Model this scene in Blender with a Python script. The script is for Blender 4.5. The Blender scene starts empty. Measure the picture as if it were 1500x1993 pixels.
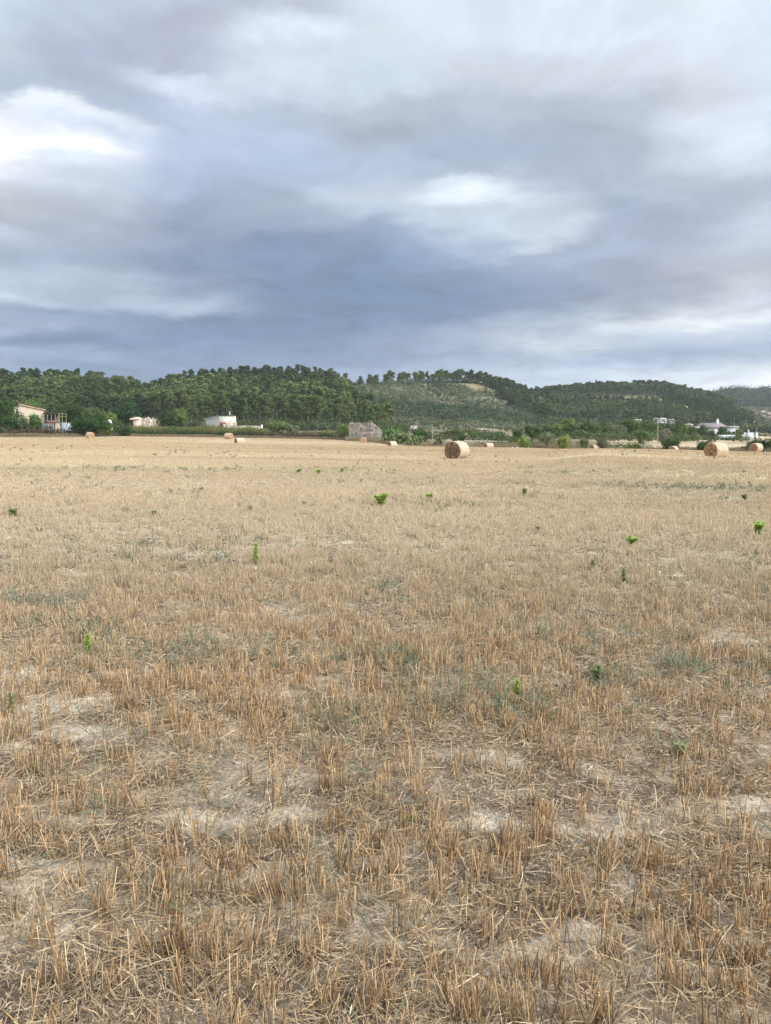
import bpy, math, random
import numpy as np
from mathutils import Vector, Matrix
R = math.radians
S = bpy.context.scene
C = S.collection

# ---------------------------------------------------------------- camera
EYE = 1.6
F = 1500.0                                  # focal length in photo pixels
PITCH = math.atan(149.5 / F)
cam_d = bpy.data.cameras.new("camera"); cam = bpy.data.objects.new("camera", cam_d); C.objects.link(cam)
cam.location = (0, 0, EYE); cam.rotation_euler = (R(90) - PITCH, 0, 0)
cam_d.sensor_fit = 'VERTICAL'; cam_d.sensor_height = 36; cam_d.sensor_width = 27.1
cam_d.lens = 36 * F / 1993; cam_d.clip_start = 0.05; cam_d.clip_end = 12000
S.camera = cam
S.view_settings.view_transform = 'Standard'; S.view_settings.look = 'None'
S.view_settings.exposure = 0.0; S.view_settings.gamma = 1
S.render.engine = 'CYCLES'
S.cycles.max_bounces = 6; S.cycles.diffuse_bounces = 3; S.cycles.glossy_bounces = 2
S.cycles.transmission_bounces = 3; S.cycles.volume_bounces = 1; S.cycles.use_denoising = True

def ray(px, row):
    a = (px - 750) / F; b = -(row - 996.5) / F
    # camera axes: right (1,0,0), up (0,sinP,cosP), forward (0,cosP,-sinP)
    return np.array([a, math.cos(PITCH) + b * math.sin(PITCH), -math.sin(PITCH) + b * math.cos(PITCH)])
def P(px, row, Y):                          # the world point seen at (px,row) at forward distance Y
    d = ray(px, row); d = d * (Y / d[1]); return np.array([d[0], Y, EYE + d[2]])
def zrow(row, Y):
    d = ray(750, row); return EYE + d[2] / d[1] * Y
def xpx(px, Y, row=850):
    d = ray(px, row); return d[0] / d[1] * Y

# ---------------------------------------------------------------- light
SUN_AZ, SUN_EL = R(122), R(36)              # azimuth clockwise from +Y (behind the right shoulder)
sun_dir = Vector((math.sin(SUN_AZ) * math.cos(SUN_EL), math.cos(SUN_AZ) * math.cos(SUN_EL), math.sin(SUN_EL)))
sd = bpy.data.lights.new("sun", 'SUN'); sd.energy = 2.8; sd.angle = R(6); sd.color = (1.0, 0.93, 0.83)
so = bpy.data.objects.new("sun", sd); C.objects.link(so); so.rotation_euler = sun_dir.to_track_quat('Z', 'Y').to_euler()
so.location = (60, -40, 80)

def lin(c):
    return tuple(((v / 255) / 12.92 if v / 255 <= 0.04045 else ((v / 255 + 0.055) / 1.055) ** 2.4) for v in c)

# ---- world: Nishita sky behind a broken layer of stratocumulus
SKYC = {
 0: [(0,205,220,238),(80,205,215,230),(160,180,192,215),(195,225,232,245),(225,255,255,255),(275,253,254,255),(310,228,230,240),(360,205,210,222),(410,185,190,203),(440,190,200,220),(500,172,182,208),(550,185,197,218),(580,202,212,228),(610,155,170,200),(640,170,180,210),(665,130,147,185),(690,158,172,205),(720,150,165,195)],
 188: [(0,190,200,222),(80,180,187,212),(140,178,185,208),(185,182,192,215),(218,235,242,250),(245,215,225,245),(275,250,252,255),(310,218,226,242),(350,200,208,225),(400,190,196,210),(440,172,180,202),(500,165,175,200),(530,178,190,212),(560,180,192,212),(590,175,188,215),(615,140,158,192),(640,145,160,195),(665,125,143,180),(690,150,165,200),(720,138,155,190)],
 375: [(0,195,205,228),(60,185,190,212),(110,182,187,210),(138,212,220,240),(175,185,195,220),(240,178,190,220),(300,178,190,220),(350,170,182,212),(390,162,172,200),(440,150,160,188),(500,135,150,185),(550,148,160,190),(592,180,192,215),(620,125,143,178),(660,128,147,185),(720,140,155,190)],
 563: [(0,192,200,220),(40,190,196,212),(95,222,232,246),(130,205,215,230),(180,182,192,214),(240,182,193,222),(300,172,187,220),(350,175,187,215),(400,172,182,205),(440,160,170,198),(480,135,152,188),(530,128,147,183),(570,122,142,178),(600,120,140,175),(640,125,143,180),(680,128,148,185),(720,140,157,190)],
 750: [(0,212,224,240),(80,208,218,230),(140,210,222,238),(180,195,203,218),(240,180,187,205),(300,180,192,216),(350,182,193,218),(390,195,205,222),(430,185,197,218),(470,150,165,195),(520,132,152,188),(570,120,143,178),(620,125,145,182),(660,145,160,192),(700,140,155,188),(730,160,175,205)],
 900: [(0,215,225,238),(60,215,225,240),(120,205,212,225),(180,188,196,212),(240,172,182,205),(300,168,178,205),(350,175,185,208),(375,212,222,235),(395,232,240,250),(425,198,208,224),(455,200,212,230),(490,168,183,210),(520,138,155,190),(570,127,146,182),(620,130,147,184),(660,160,172,200),(690,158,170,198),(720,175,188,213)],
 1060: [(0,216,226,241),(60,221,231,245),(120,208,214,228),(180,185,192,208),(240,175,184,205),(300,175,185,208),(350,182,192,213),(395,190,200,218),(440,205,215,230),(465,212,222,236),(490,170,182,208),(520,155,167,195),(560,145,158,188),(600,145,158,190),(640,170,182,206),(675,205,213,225),(700,175,188,213),(730,198,210,228)],
 1190: [(0,218,228,242),(60,222,232,246),(120,212,218,232),(180,190,197,212),(240,185,193,210),(300,180,189,211),(350,180,190,212),(400,165,175,200),(430,170,179,204),(470,172,182,207),(520,165,173,197),(560,160,168,193),(610,175,183,203),(640,215,222,232),(670,185,196,215),(700,165,180,210),(735,208,218,232)],
 1340: [(0,220,228,240),(80,215,222,236),(160,208,212,225),(225,214,222,236),(260,200,208,225),(300,202,210,224),(350,180,188,207),(400,170,179,201),(450,170,178,203),(500,176,181,200),(560,176,181,200),(600,208,213,224),(622,232,236,242),(648,190,200,220),(680,165,178,210),(710,195,206,224),(740,222,230,240)],
 1500: [(0,215,225,240),(100,212,222,236),(200,215,225,240),(260,215,225,240),(300,205,212,228),(350,184,192,211),(420,195,205,222),(480,195,203,218),(540,205,208,218),(590,205,210,225),(607,230,235,243),(640,200,210,228),(670,170,185,212),(700,185,196,217),(720,218,224,232),(745,236,239,245)],
}
W = bpy.data.worlds.new("World"); S.world = W; W.use_nodes = True
nt = W.node_tree; nt.nodes.clear()
def N(t, **k):
    n = nt.nodes.new(t)
    for a, b in k.items(): setattr(n, a, b)
    return n
def M(op, a, b=None, c=None, clamp=False):
    n = nt.nodes.new('ShaderNodeMath'); n.operation = op; n.use_clamp = clamp
    for i, v in enumerate((a, b, c)):
        if v is None: continue
        if isinstance(v, (int, float)): n.inputs[i].default_value = v
        else: nt.links.new(v, n.inputs[i])
    return n.outputs[0]
def L(a, b): nt.links.new(a, b)
out = N('ShaderNodeOutputWorld'); bg = N('ShaderNodeBackground'); bg.inputs['Strength'].default_value = 0.1
L(bg.outputs[0], out.inputs[0])
sky = N('ShaderNodeTexSky', sky_type='NISHITA'); sky.sun_disc = False
sky.sun_elevation = SUN_EL; sky.sun_rotation = SUN_AZ
tc = N('ShaderNodeTexCoord'); sep = N('ShaderNodeSeparateXYZ'); L(tc.outputs['Generated'], sep.inputs[0])
X, Yc, Z = sep.outputs
zc = M('ADD', M('MAXIMUM', Z, 0.0), 0.16)
comb = N('ShaderNodeCombineXYZ'); L(M('DIVIDE', X, zc), comb.inputs[0]); L(M('DIVIDE', Yc, zc), comb.inputs[1])
def noise(vec, scale, detail, rough=0.55):
    n = N('ShaderNodeTexNoise'); n.inputs['Scale'].default_value = scale; n.inputs['Detail'].default_value = detail
    n.inputs['Roughness'].default_value = rough; L(vec, n.inputs['Vector']); return n
warp = noise(comb.outputs[0], 1.7, 9, 0.6); ws = N('ShaderNodeSeparateXYZ'); L(warp.outputs['Color'], ws.inputs[0])
az = M('ADD', M('ARCTAN2', X, Yc), M('MULTIPLY', M('SUBTRACT', ws.outputs[0], 0.5), 0.22))
el = M('ADD', M('ARCSINE', Z), M('MULTIPLY', M('MULTIPLY', M('SUBTRACT', ws.outputs[1], 0.5), 0.17), M('ADD', M('MULTIPLY', Z, 2.0, None, True), 0.12)))
TOP = 0.62
elt = M('DIVIDE', el, TOP)
cols = sorted(SKYC); prev = None; prev_az = None
for px in cols:
    rp = N('ShaderNodeValToRGB'); cr = rp.color_ramp; cr.interpolation = 'EASE'
    st = sorted([(math.asin((lambda d: d[2] / np.linalg.norm(d))(ray(px, r))) / TOP, (a, b, c)) for r, a, b, c in SKYC[px]])
    cr.elements[0].position = st[0][0]; cr.elements[0].color = (*lin(st[0][1]), 1)
    cr.elements[1].position = 1.0; cr.elements[1].color = (*lin(st[-1][1]), 1)
    for t, c in st[1:]:
        e = cr.elements.new(min(t, 0.999)); e.color = (*lin(c), 1)
    L(elt, rp.inputs[0])
    a = math.atan((px - 750) / F)
    if prev is None: prev = rp.outputs[0]
    else:
        mr = N('ShaderNodeMapRange', interpolation_type='SMOOTHSTEP'); L(az, mr.inputs[0])
        mr.inputs[1].default_value = prev_az; mr.inputs[2].default_value = a
        mx = N('ShaderNodeMix', data_type='RGBA'); L(mr.outputs[0], mx.inputs[0]); L(prev, mx.inputs[6]); L(rp.outputs[0], mx.inputs[7]); prev = mx.outputs[2]
    prev_az = a
# cloud texture over the whole vault
n2 = noise(comb.outputs[0], 3.2, 10, 0.58); n2.inputs['Distortion'].default_value = 0.7
br = N('ShaderNodeMapRange'); L(n2.outputs[0], br.inputs[0]); br.inputs[1].default_value = 0.3; br.inputs[2].default_value = 0.7
br.inputs[3].default_value = 0.91; br.inputs[4].default_value = 1.18
# sky out of view brightened around the veiled sun, added to light the ground
vd = N('ShaderNodeVectorMath', operation='DOT_PRODUCT'); L(tc.outputs['Generated'], vd.inputs[0]); vd.inputs[1].default_value = sun_dir
gl = N('ShaderNodeMapRange', interpolation_type='SMOOTHSTEP'); L(vd.outputs['Value'], gl.inputs[0]); gl.inputs[1].default_value = 0.22; gl.inputs[2].default_value = 1.0
gl.inputs[3].default_value = 1.0; gl.inputs[4].default_value = 3.6
hsn = N('ShaderNodeHueSaturation'); hsn.inputs['Saturation'].default_value = 0.80; hsn.inputs['Hue'].default_value = 0.487; gm = N('ShaderNodeGamma'); gm.inputs[1].default_value = 1.22; L(prev, gm.inputs[0]); L(gm.outputs[0], hsn.inputs['Color'])
sc = N('ShaderNodeVectorMath', operation='SCALE'); L(hsn.outputs[0], sc.inputs[0]); L(M('MULTIPLY', M('MULTIPLY', br.outputs[0], gl.outputs[0]), 11.0), sc.inputs['Scale'])
mx = N('ShaderNodeMix', data_type='RGBA'); mx.inputs[0].default_value = 0.95; L(sky.outputs[0], mx.inputs[6]); L(sc.outputs[0], mx.inputs[7])
L(mx.outputs[2], bg.inputs[0])
W.cycles_visibility.camera = True

# ---------------------------------------------------------------- numpy helpers
def hashn(ix, iy, seed):
    h = (ix.astype(np.int64) * 374761393 + iy.astype(np.int64) * 668265263 + seed * 974711) & 0xffffffff
    h = ((h ^ (h >> 13)) * 1274126177) & 0xffffffff
    h = h ^ (h >> 16)
    return (h & 0xffff) / 65535.0
def vnoise(x, y, seed=0):
    x = np.asarray(x, float); y = np.asarray(y, float)
    ix = np.floor(x); iy = np.floor(y); fx = x - ix; fy = y - iy
    fx = fx * fx * (3 - 2 * fx); fy = fy * fy * (3 - 2 * fy)
    a = hashn(ix, iy, seed); b = hashn(ix + 1, iy, seed); c = hashn(ix, iy + 1, seed); d = hashn(ix + 1, iy + 1, seed)
    return (a * (1 - fx) + b * fx) * (1 - fy) + (c * (1 - fx) + d * fx) * fy
def fbm(x, y, scale, seed=0, octv=4):
    s = 0; a = 1; t = 0; f = 1 / scale
    for k in range(octv):
        s = s + a * vnoise(np.asarray(x) * f + 17.3 * k, np.asarray(y) * f - 9.1 * k, seed + k * 7); t += a; a *= 0.5; f *= 2.03
    return s / t
def sstep(a, b, v):
    t = np.clip((np.asarray(v, float) - a) / (b - a), 0, 1); return t * t * (3 - 2 * t)

# ---------------------------------------------------------------- terrain
PROF = {
 -700: [(160,850),(190,845),(280,838),(330,822),(420,783),(520,750),(700,790),(3500,832)],
 0: [(160,850),(190,842),(280,838),(330,822),(420,783),(520,747),(700,780),(3500,832)],
 150: [(165,850),(190,843),(280,838),(330,820),(420,783),(520,749),(700,780),(3500,832)],
 285: [(195,850),(215,844),(290,836),(335,820),(420,790),(520,768),(700,780),(3500,832)],
 340: [(198,850),(215,845),(290,837),(335,820),(420,785),(520,756),(700,780),(3500,832)],
 450: [(198,852),(215,846),(250,838),(300,834),(335,820),(420,780),(520,744),(700,780),(3500,832)],
 620: [(185,856),(200,852),(250,842),(300,833),(345,821),(420,785),(520,743),(700,780),(3500,832)],
 690: [(145,862),(160,859),(250,844),(320,836),(380,820),(450,790),(580,750),(800,785),(3500,832)],
 760: [(130,865),(160,861),(250,846),(380,833),(450,812),(540,780),(620,744),(820,785),(3500,832)],
 850: [(124,868),(150,864),(250,848),(380,834),(450,818),(540,780),(620,741),(820,785),(3500,832)],
 930: [(124,869),(150,866),(250,850),(400,834),(460,818),(540,785),(630,741),(820,785),(3500,832)],
 980: [(123,870),(150,867),(250,850),(400,836),(480,818),(560,790),(650,756),(820,785),(3500,832)],
 1040: [(122,871),(150,868),(250,851),(400,838),(500,820),(600,797),(700,776),(820,771),(1000,790),(3500,832)],
 1150: [(60,875.5),(100,873.5),(125,881),(150,874),(250,854),(400,842),(500,830),(640,792),(740,776),(860,758),(1050,790),(3500,832)],
 1300: [(60,880),(100,875.5),(122,884),(150,877),(190,864),(260,856),(400,843),(500,832),(640,795),(740,778),(860,761),(1050,790),(3500,832)],
 1400: [(60,883),(104,878),(125,882),(180,867),(260,856),(400,846),(500,838),(640,808),(860,783),(1000,796),(1200,797),(1600,761),(1900,780),(3500,832)],
 1500: [(60,886),(108,880),(130,881),(180,868),(260,857),(420,846),(600,836),(860,822),(1000,802),(1200,797),(1600,762),(1900,780),(3500,832)],
 2200: [(100,880),(130,878),(250,862),(420,850),(600,838),(900,820),(1200,800),(1600,765),(1900,780),(3500,832)],
}
TILT = -0.0158
LY0, LY1, NY = math.log(20), math.log(4200), 520
lY = np.linspace(LY0, LY1, NY); Yt = np.exp(lY)
PXN = np.arange(-700, 2201, 20.0)
cp = sorted(PROF); colz = []
for px in cp:
    u = (px - 750) / F
    k = [(y, zrow(r, y)) for y, r in PROF[px]]
    first = k[0][0]
    pre = [(y, TILT * u * y) for y in (5, 20, 30, 45, 60, 80, 100) if y < first * 0.75]
    k = pre + k
    colz.append(np.interp(lY, np.log([a for a, b in k]), [b for a, b in k]))
colz = np.array(colz)
T = np.empty((len(PXN), NY))
for j in range(NY): T[:, j] = np.interp(PXN, cp, colz[:, j])
def blur(A, ax, r):
    k = np.exp(-0.5 * (np.arange(-3 * r, 3 * r + 1) / r) ** 2); k /= k.sum()
    B = np.pad(A, [(3 * r, 3 * r) if i == ax else (0, 0) for i in range(2)], mode='edge')
    return np.apply_along_axis(lambda v: np.convolve(v, k, 'valid'), ax, B)
T = blur(T, 1, 2)
T = blur(T, 0, 1)
BUMPS = []                                   # (x, y, sigma, dz)
def ground_base(x, y):
    x = np.asarray(x, float); y = np.asarray(y, float)
    ys = np.maximum(y, np.maximum(np.abs(x) * 0.75, 0.5)); u = np.clip(x / ys, -0.96, 0.96)
    pl = TILT * x
    fi = np.clip((750 + F * u - PXN[0]) / 20.0, 0, len(PXN) - 1.001); fj = np.clip((np.log(np.maximum(ys, 20.0)) - LY0) / (LY1 - LY0) * (NY - 1), 0, NY - 1.001)
    i = fi.astype(int); j = fj.astype(int); a = fi - i; b = fj - j
    tz = (T[i, j] * (1 - a) + T[i + 1, j] * a) * (1 - b) + (T[i, j + 1] * (1 - a) + T[i + 1, j + 1] * a) * b
    w = sstep(22, 40, ys)
    z = pl * (1 - w) + tz * w
    return z
def ground_z(x, y, micro=True):
    z = ground_base(x, y)
    for bx, by, s, dz in BUMPS: z = z + dz * np.exp(-((x - bx) ** 2 + (y - by) ** 2) / (2 * s * s))
    if micro:
        r = np.hypot(x, y); near = 1 - sstep(10, 26, r)
        z = z + near * ((fbm(x, y, 0.5, 3, 3) - 0.5) * 0.06 + (fbm(x, y, 0.09, 11, 3) - 0.5) * 0.03)
        z = z + (1 - near) * sstep(240, 320, r) * (fbm(x, y, 25, 5, 3) - 0.5) * 2.2
    return z
def gz(x, y): return float(ground_z(np.array([x]), np.array([y]))[0])

# the bales, measured: px, base row, diameter px, diameter m, axis turn, axis length, label
BALES = [
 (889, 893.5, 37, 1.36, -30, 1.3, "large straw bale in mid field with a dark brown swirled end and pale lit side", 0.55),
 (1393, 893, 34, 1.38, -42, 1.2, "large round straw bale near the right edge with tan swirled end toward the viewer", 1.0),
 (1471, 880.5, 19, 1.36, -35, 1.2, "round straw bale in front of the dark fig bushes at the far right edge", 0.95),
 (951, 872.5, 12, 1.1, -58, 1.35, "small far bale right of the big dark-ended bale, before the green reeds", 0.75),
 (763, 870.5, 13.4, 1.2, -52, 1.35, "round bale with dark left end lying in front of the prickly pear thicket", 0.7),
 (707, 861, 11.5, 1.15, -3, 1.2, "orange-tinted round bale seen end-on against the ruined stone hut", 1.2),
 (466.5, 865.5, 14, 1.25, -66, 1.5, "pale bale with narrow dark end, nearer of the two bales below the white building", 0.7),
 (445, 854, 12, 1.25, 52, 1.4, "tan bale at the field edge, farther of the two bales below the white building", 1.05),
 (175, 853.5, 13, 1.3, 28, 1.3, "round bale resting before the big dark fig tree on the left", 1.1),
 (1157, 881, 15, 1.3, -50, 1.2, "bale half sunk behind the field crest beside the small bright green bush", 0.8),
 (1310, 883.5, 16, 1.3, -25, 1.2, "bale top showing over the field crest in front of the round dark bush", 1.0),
]
bale_pos = []
for b in BALES:
    Yb = b[3] * F / b[2]; p = P(b[0], b[1], Yb)
    z0 = float(ground_base(np.array([p[0]]), np.array([p[1]]))[0])
    if b[0] not in (1157, 1310): BUMPS.append((p[0], p[1], 0.07 * Yb, p[2] - z0))
    bale_pos.append((p[0], p[1]))

EDGE = [(-900,150),(0,162),(150,170),(285,196),(450,198),(620,188),(690,163),(760,147),(850,136),(950,141),(1040,136),(1150,134),(1300,128),(1500,124),(2400,120)]
def edge_Y(px): return np.interp(px, [a for a, b in EDGE], [b for a, b in EDGE])
def px_of(x, y): return 750 + F * x / np.maximum(y, 1e-3)
def row_of(x, y, z):
    dz = z - EYE; f = y * math.cos(PITCH) - dz * math.sin(PITCH); up = y * math.sin(PITCH) + dz * math.cos(PITCH)
    return 996.5 - F * up / f

# patches of the field measured in the photograph, kept as places on the ground
def flat_pt(px, row):
    d = ray(px, row); k = -EYE / d[2]; return d[0] * k, d[1] * k
SOIL = [(230,1790,60,26),(120,1760,40,20),(790,1800,50,22),(830,1870,70,20),(700,1900,50,20),(1230,1650,120,24),(1130,1690,50,18),(390,1430,35,18),(1210,1545,50,16),(1130,1520,60,16),(1090,1215,150,10),(980,1200,60,8),(120,1190,100,10),(200,1215,60,9),(1440,1500,60,22),(1380,1530,40,14),(540,1480,40,14),(720,1465,40,14),(220,1460,30,12),(1100,1120,150,6),(1440,1080,60,5),(560,1560,40,14),(1050,1590,60,18),(880,1610,50,16),(1320,1790,60,22),(1430,1840,50,20),(500,1950,90,22),(340,1930,50,22),(1340,1245,90,8),(1180,1420,60,10),(60,1320,60,10),(60,1700,40,20),(960,1500,50,14),(1230,1480,60,14)]
WEEDY = [(950,1370,130,30),(860,1380,60,20),(1160,1310,70,30),(1000,1340,60,30),(640,1410,60,18),(1330,1310,80,25),(330,1290,160,30),(1320,1455,40,18),(220,1250,60,20),(60,1200,80,20),(1040,1240,90,14),(780,1450,60,14),(350,1500,60,12),(770,1300,150,20),(100,1690,50,30),(830,985,120,6),(400,921,230,4),(120,926,120,5),(660,917,110,4),(1350,940,200,5),(1100,918,90,3),(1000,966,60,4)]
def patch_mask(lst, x, y, k=1.0):
    m = np.zeros_like(x)
    for px, row, sx, sy in lst:
        cx, cy = flat_pt(px, row); _, cy2 = flat_pt(px, row - sy)
        rx = sx * cy / F * k; ry = max((cy2 - cy) * k, 0.12)
        m = np.maximum(m, np.exp(-(((x - cx) / rx) ** 2 + ((y - cy) / ry) ** 2)))
    return m
def masks(x, y):
    wx = x + (fbm(x, y, 0.5, 61, 4) - .5) * .9; wy = y + (fbm(x, y, 0.5, 67, 4) - .5) * .9
    r = np.hypot(x, y)
    n = fbm(x, y, 0.9, 21, 4) * 0.6 + fbm(x, y, 3.5, 31, 2) * 0.4
    s = sstep(0.66, 0.80, n) * 0.7 + patch_mask(SOIL, wx, wy, 0.8) * 1.0
    wd = np.clip(patch_mask(WEEDY, wx, wy) + sstep(0.62, 0.75, fbm(x, y, 2.5, 91, 3)) * 0.22, 0, 1)
    soil = np.clip(s, 0, 1) * (1 - 0.75 * sstep(12, 25, r))
    return soil, wd

# ---------------------------------------------------------------- mesh builders
def np_mesh(name, V, Q, cols=None, mat=None, parent=None, tris=None, smooth=False):
    me = bpy.data.meshes.new(name)
    V = np.asarray(V, np.float32).reshape(-1, 3); Q = np.asarray(Q, np.int32).reshape(-1, 4)
    me.vertices.add(len(V)); me.vertices.foreach_set('co', V.ravel())
    nt_ = 0 if tris is None else len(tris)
    me.loops.add(len(Q) * 4 + nt_ * 3); me.polygons.add(len(Q) + nt_)
    li = Q.ravel()
    ls = np.arange(len(Q), dtype=np.int32) * 4
    if nt_:
        tr = np.asarray(tris, np.int32); li = np.concatenate([li, tr.ravel()]); ls = np.concatenate([ls, len(Q) * 4 + np.arange(nt_, dtype=np.int32) * 3])
    me.loops.foreach_set('vertex_index', li); me.polygons.foreach_set('loop_start', ls)
    if smooth: me.polygons.foreach_set('use_smooth', np.ones(len(ls), bool))
    me.update(calc_edges=True)
    if cols is not None:
        a = me.color_attributes.new('Col', 'FLOAT_COLOR', 'POINT')
        cc = np.ones((len(V), 4), np.float32); cc[:, :3] = cols; a.data.foreach_set('color', cc.ravel())
    if mat: me.materials.append(mat)
    o = bpy.data.objects.new(name, me); C.objects.link(o)
    if parent: o.parent = parent
    return o
def tag(o, label=None, cat=None, group=None, kind=None):
    if label: o['label'] = label
    if cat: o['category'] = cat
    if group: o['group'] = group
    if kind: o['kind'] = kind
    return o
def empty(name, loc, rz=0, label=None, cat=None, group=None):
    o = bpy.data.objects.new(name, None); C.objects.link(o); o.location = loc; o.rotation_euler = (0, 0, rz); o.empty_display_size = 0.3
    return tag(o, label, cat, group)
class Acc:                                   # collects quads
    def __init__(s): s.V = []; s.Q = []; s.K = []; s.n = 0
    def add(s, V, Q, K):
        V = np.asarray(V, float).reshape(-1, 3); K = np.asarray(K, float)
        if K.ndim == 1: K = np.tile(K, (len(V), 1))
        s.V.append(V); s.Q.append(np.asarray(Q, int).reshape(-1, 4) + s.n); s.K.append(K); s.n += len(V)
    def get(s): return np.concatenate(s.V), np.concatenate(s.Q), np.concatenate(s.K)
    def build(s, name, mat, parent=None, smooth=False):
        V, Q, K = s.get(); return np_mesh(name, V, Q, K, mat, parent, smooth=smooth)
    def box(s, x0, x1, y0, y1, z0, z1, col=(.5, .5, .5)):
        V = [(x, y, z) for x in (x0, x1) for y in (y0, y1) for z in (z0, z1)]
        s.add(V, [(0, 1, 3, 2), (4, 6, 7, 5), (0, 4, 5, 1), (2, 3, 7, 6), (0, 2, 6, 4), (1, 5, 7, 3)], col)
    def tube(s, pts, rad, sides=6, col=(.2, .15, .1)):
        pts = np.asarray(pts, float); n = len(pts); rad = np.broadcast_to(rad, (n,)); V = []
        for i in range(n):
            d = pts[min(i + 1, n - 1)] - pts[max(i - 1, 0)]; d /= np.linalg.norm(d) + 1e-9
            a = np.cross(d, (0.13, 0.97, 0.2)); a /= np.linalg.norm(a) + 1e-9; b = np.cross(d, a)
            for k in range(sides):
                t = 2 * math.pi * k / sides; V.append(pts[i] + rad[i] * (math.cos(t) * a + math.sin(t) * b))
        Q = [(i * sides + k, i * sides + (k + 1) % sides, (i + 1) * sides + (k + 1) % sides, (i + 1) * sides + k) for i in range(n - 1) for k in range(sides)]
        s.add(V, Q, col)

# ---------------------------------------------------------------- materials
def mat_new(name):
    m = bpy.data.materials.new(name); m.use_nodes = True; t = m.node_tree; t.nodes.clear(); return m, t
def mat_col(name, rough=0.85, transl=0.0, var=0.15, nscale=0, namp=0.0, bump=0.0, bscale=8, spec=0.2, hue=0):
    """albedo from the mesh's own colour attribute, varied a little per object and by noise"""
    m, t = mat_new(name); n = t.nodes.new; l = t.links.new
    o = n('ShaderNodeOutputMaterial'); b = n('ShaderNodeBsdfPrincipled'); b.inputs['Roughness'].default_value = rough; b.inputs['Specular IOR Level'].default_value = spec
    at = n('ShaderNodeAttribute'); at.attribute_name = 'Col'; oi = n('ShaderNodeObjectInfo')
    mr = n('ShaderNodeMapRange'); l(oi.outputs['Random'], mr.inputs[0]); mr.inputs[3].default_value = 1 - var; mr.inputs[4].default_value = 1 + var
    val = mr.outputs[0]
    tcn = n('ShaderNodeTexCoord')
    if namp:
        ns = n('ShaderNodeTexNoise'); ns.inputs['Scale'].default_value = nscale; ns.inputs['Detail'].default_value = 5; l(tcn.outputs['Object'], ns.inputs['Vector'])
        m2 = n('ShaderNodeMapRange'); l(ns.outputs[0], m2.inputs[0]); m2.inputs[1].default_value = 0.3; m2.inputs[2].default_value = 0.7; m2.inputs[3].default_value = 1 - namp; m2.inputs[4].default_value = 1 + namp
        mm = n('ShaderNodeMath'); mm.operation = 'MULTIPLY'; l(val, mm.inputs[0]); l(m2.outputs[0], mm.inputs[1]); val = mm.outputs[0]
    sc_ = n('ShaderNodeVectorMath'); sc_.operation = 'SCALE'; l(val, sc_.inputs['Scale']); tm = n('ShaderNodeVectorMath'); tm.operation = 'MULTIPLY'; l(at.outputs['Color'], tm.inputs[0]); l(oi.outputs['Color'], tm.inputs[1]); l(tm.outputs[0], sc_.inputs[0])
    if hue:
        wn = n('ShaderNodeTexWhiteNoise'); wn.noise_dimensions = '1D'; l(oi.outputs['Random'], wn.inputs['W'])
        hr = n('ShaderNodeMapRange'); l(wn.outputs['Value'], hr.inputs[0]); hr.inputs[3].default_value = .5 - hue; hr.inputs[4].default_value = .5 + hue
        hs = n('ShaderNodeHueSaturation'); l(hr.outputs[0], hs.inputs['Hue']); l(sc_.outputs[0], hs.inputs['Color']); sc_ = hs
    l(sc_.outputs[0], b.inputs['Base Color'])
    if bump:
        nb = n('ShaderNodeTexNoise'); nb.inputs['Scale'].default_value = bscale; nb.inputs['Detail'].default_value = 6; l(tcn.outputs['Object'], nb.inputs['Vector'])
        bp = n('ShaderNodeBump'); bp.inputs['Strength'].default_value = bump; bp.inputs['Distance'].default_value = 0.05; l(nb.outputs[0], bp.inputs['Height']); l(bp.outputs[0], b.inputs['Normal'])
    if transl:
        tr = n('ShaderNodeBsdfTranslucent'); l(sc_.outputs[0], tr.inputs[0]); ms = n('ShaderNodeMixShader'); ms.inputs[0].default_value = transl
        l(b.outputs[0], ms.inputs[1]); l(tr.outputs[0], ms.inputs[2]); l(ms.outputs[0], o.inputs[0])
    else: l(b.outputs[0], o.inputs[0])
    return m
M_LEAF = mat_col('foliage', 0.7, 0.3, 0.16, hue=.025)
M_WEED = mat_col('weed_leaf', 0.6, 0.45, 0.0)
M_BARK = mat_col('bark', 0.9, 0, 0.1)
M_STRAW = mat_col('straw', 0.6, 0.12, 0.0, spec=0.3)
M_WALL = mat_col('plaster', 0.9, 0, 0.0, 0.7, 0.12, 0.3, 6)
M_FOREST = mat_col('far_foliage', 0.8, 0.3, 0.0)

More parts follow.
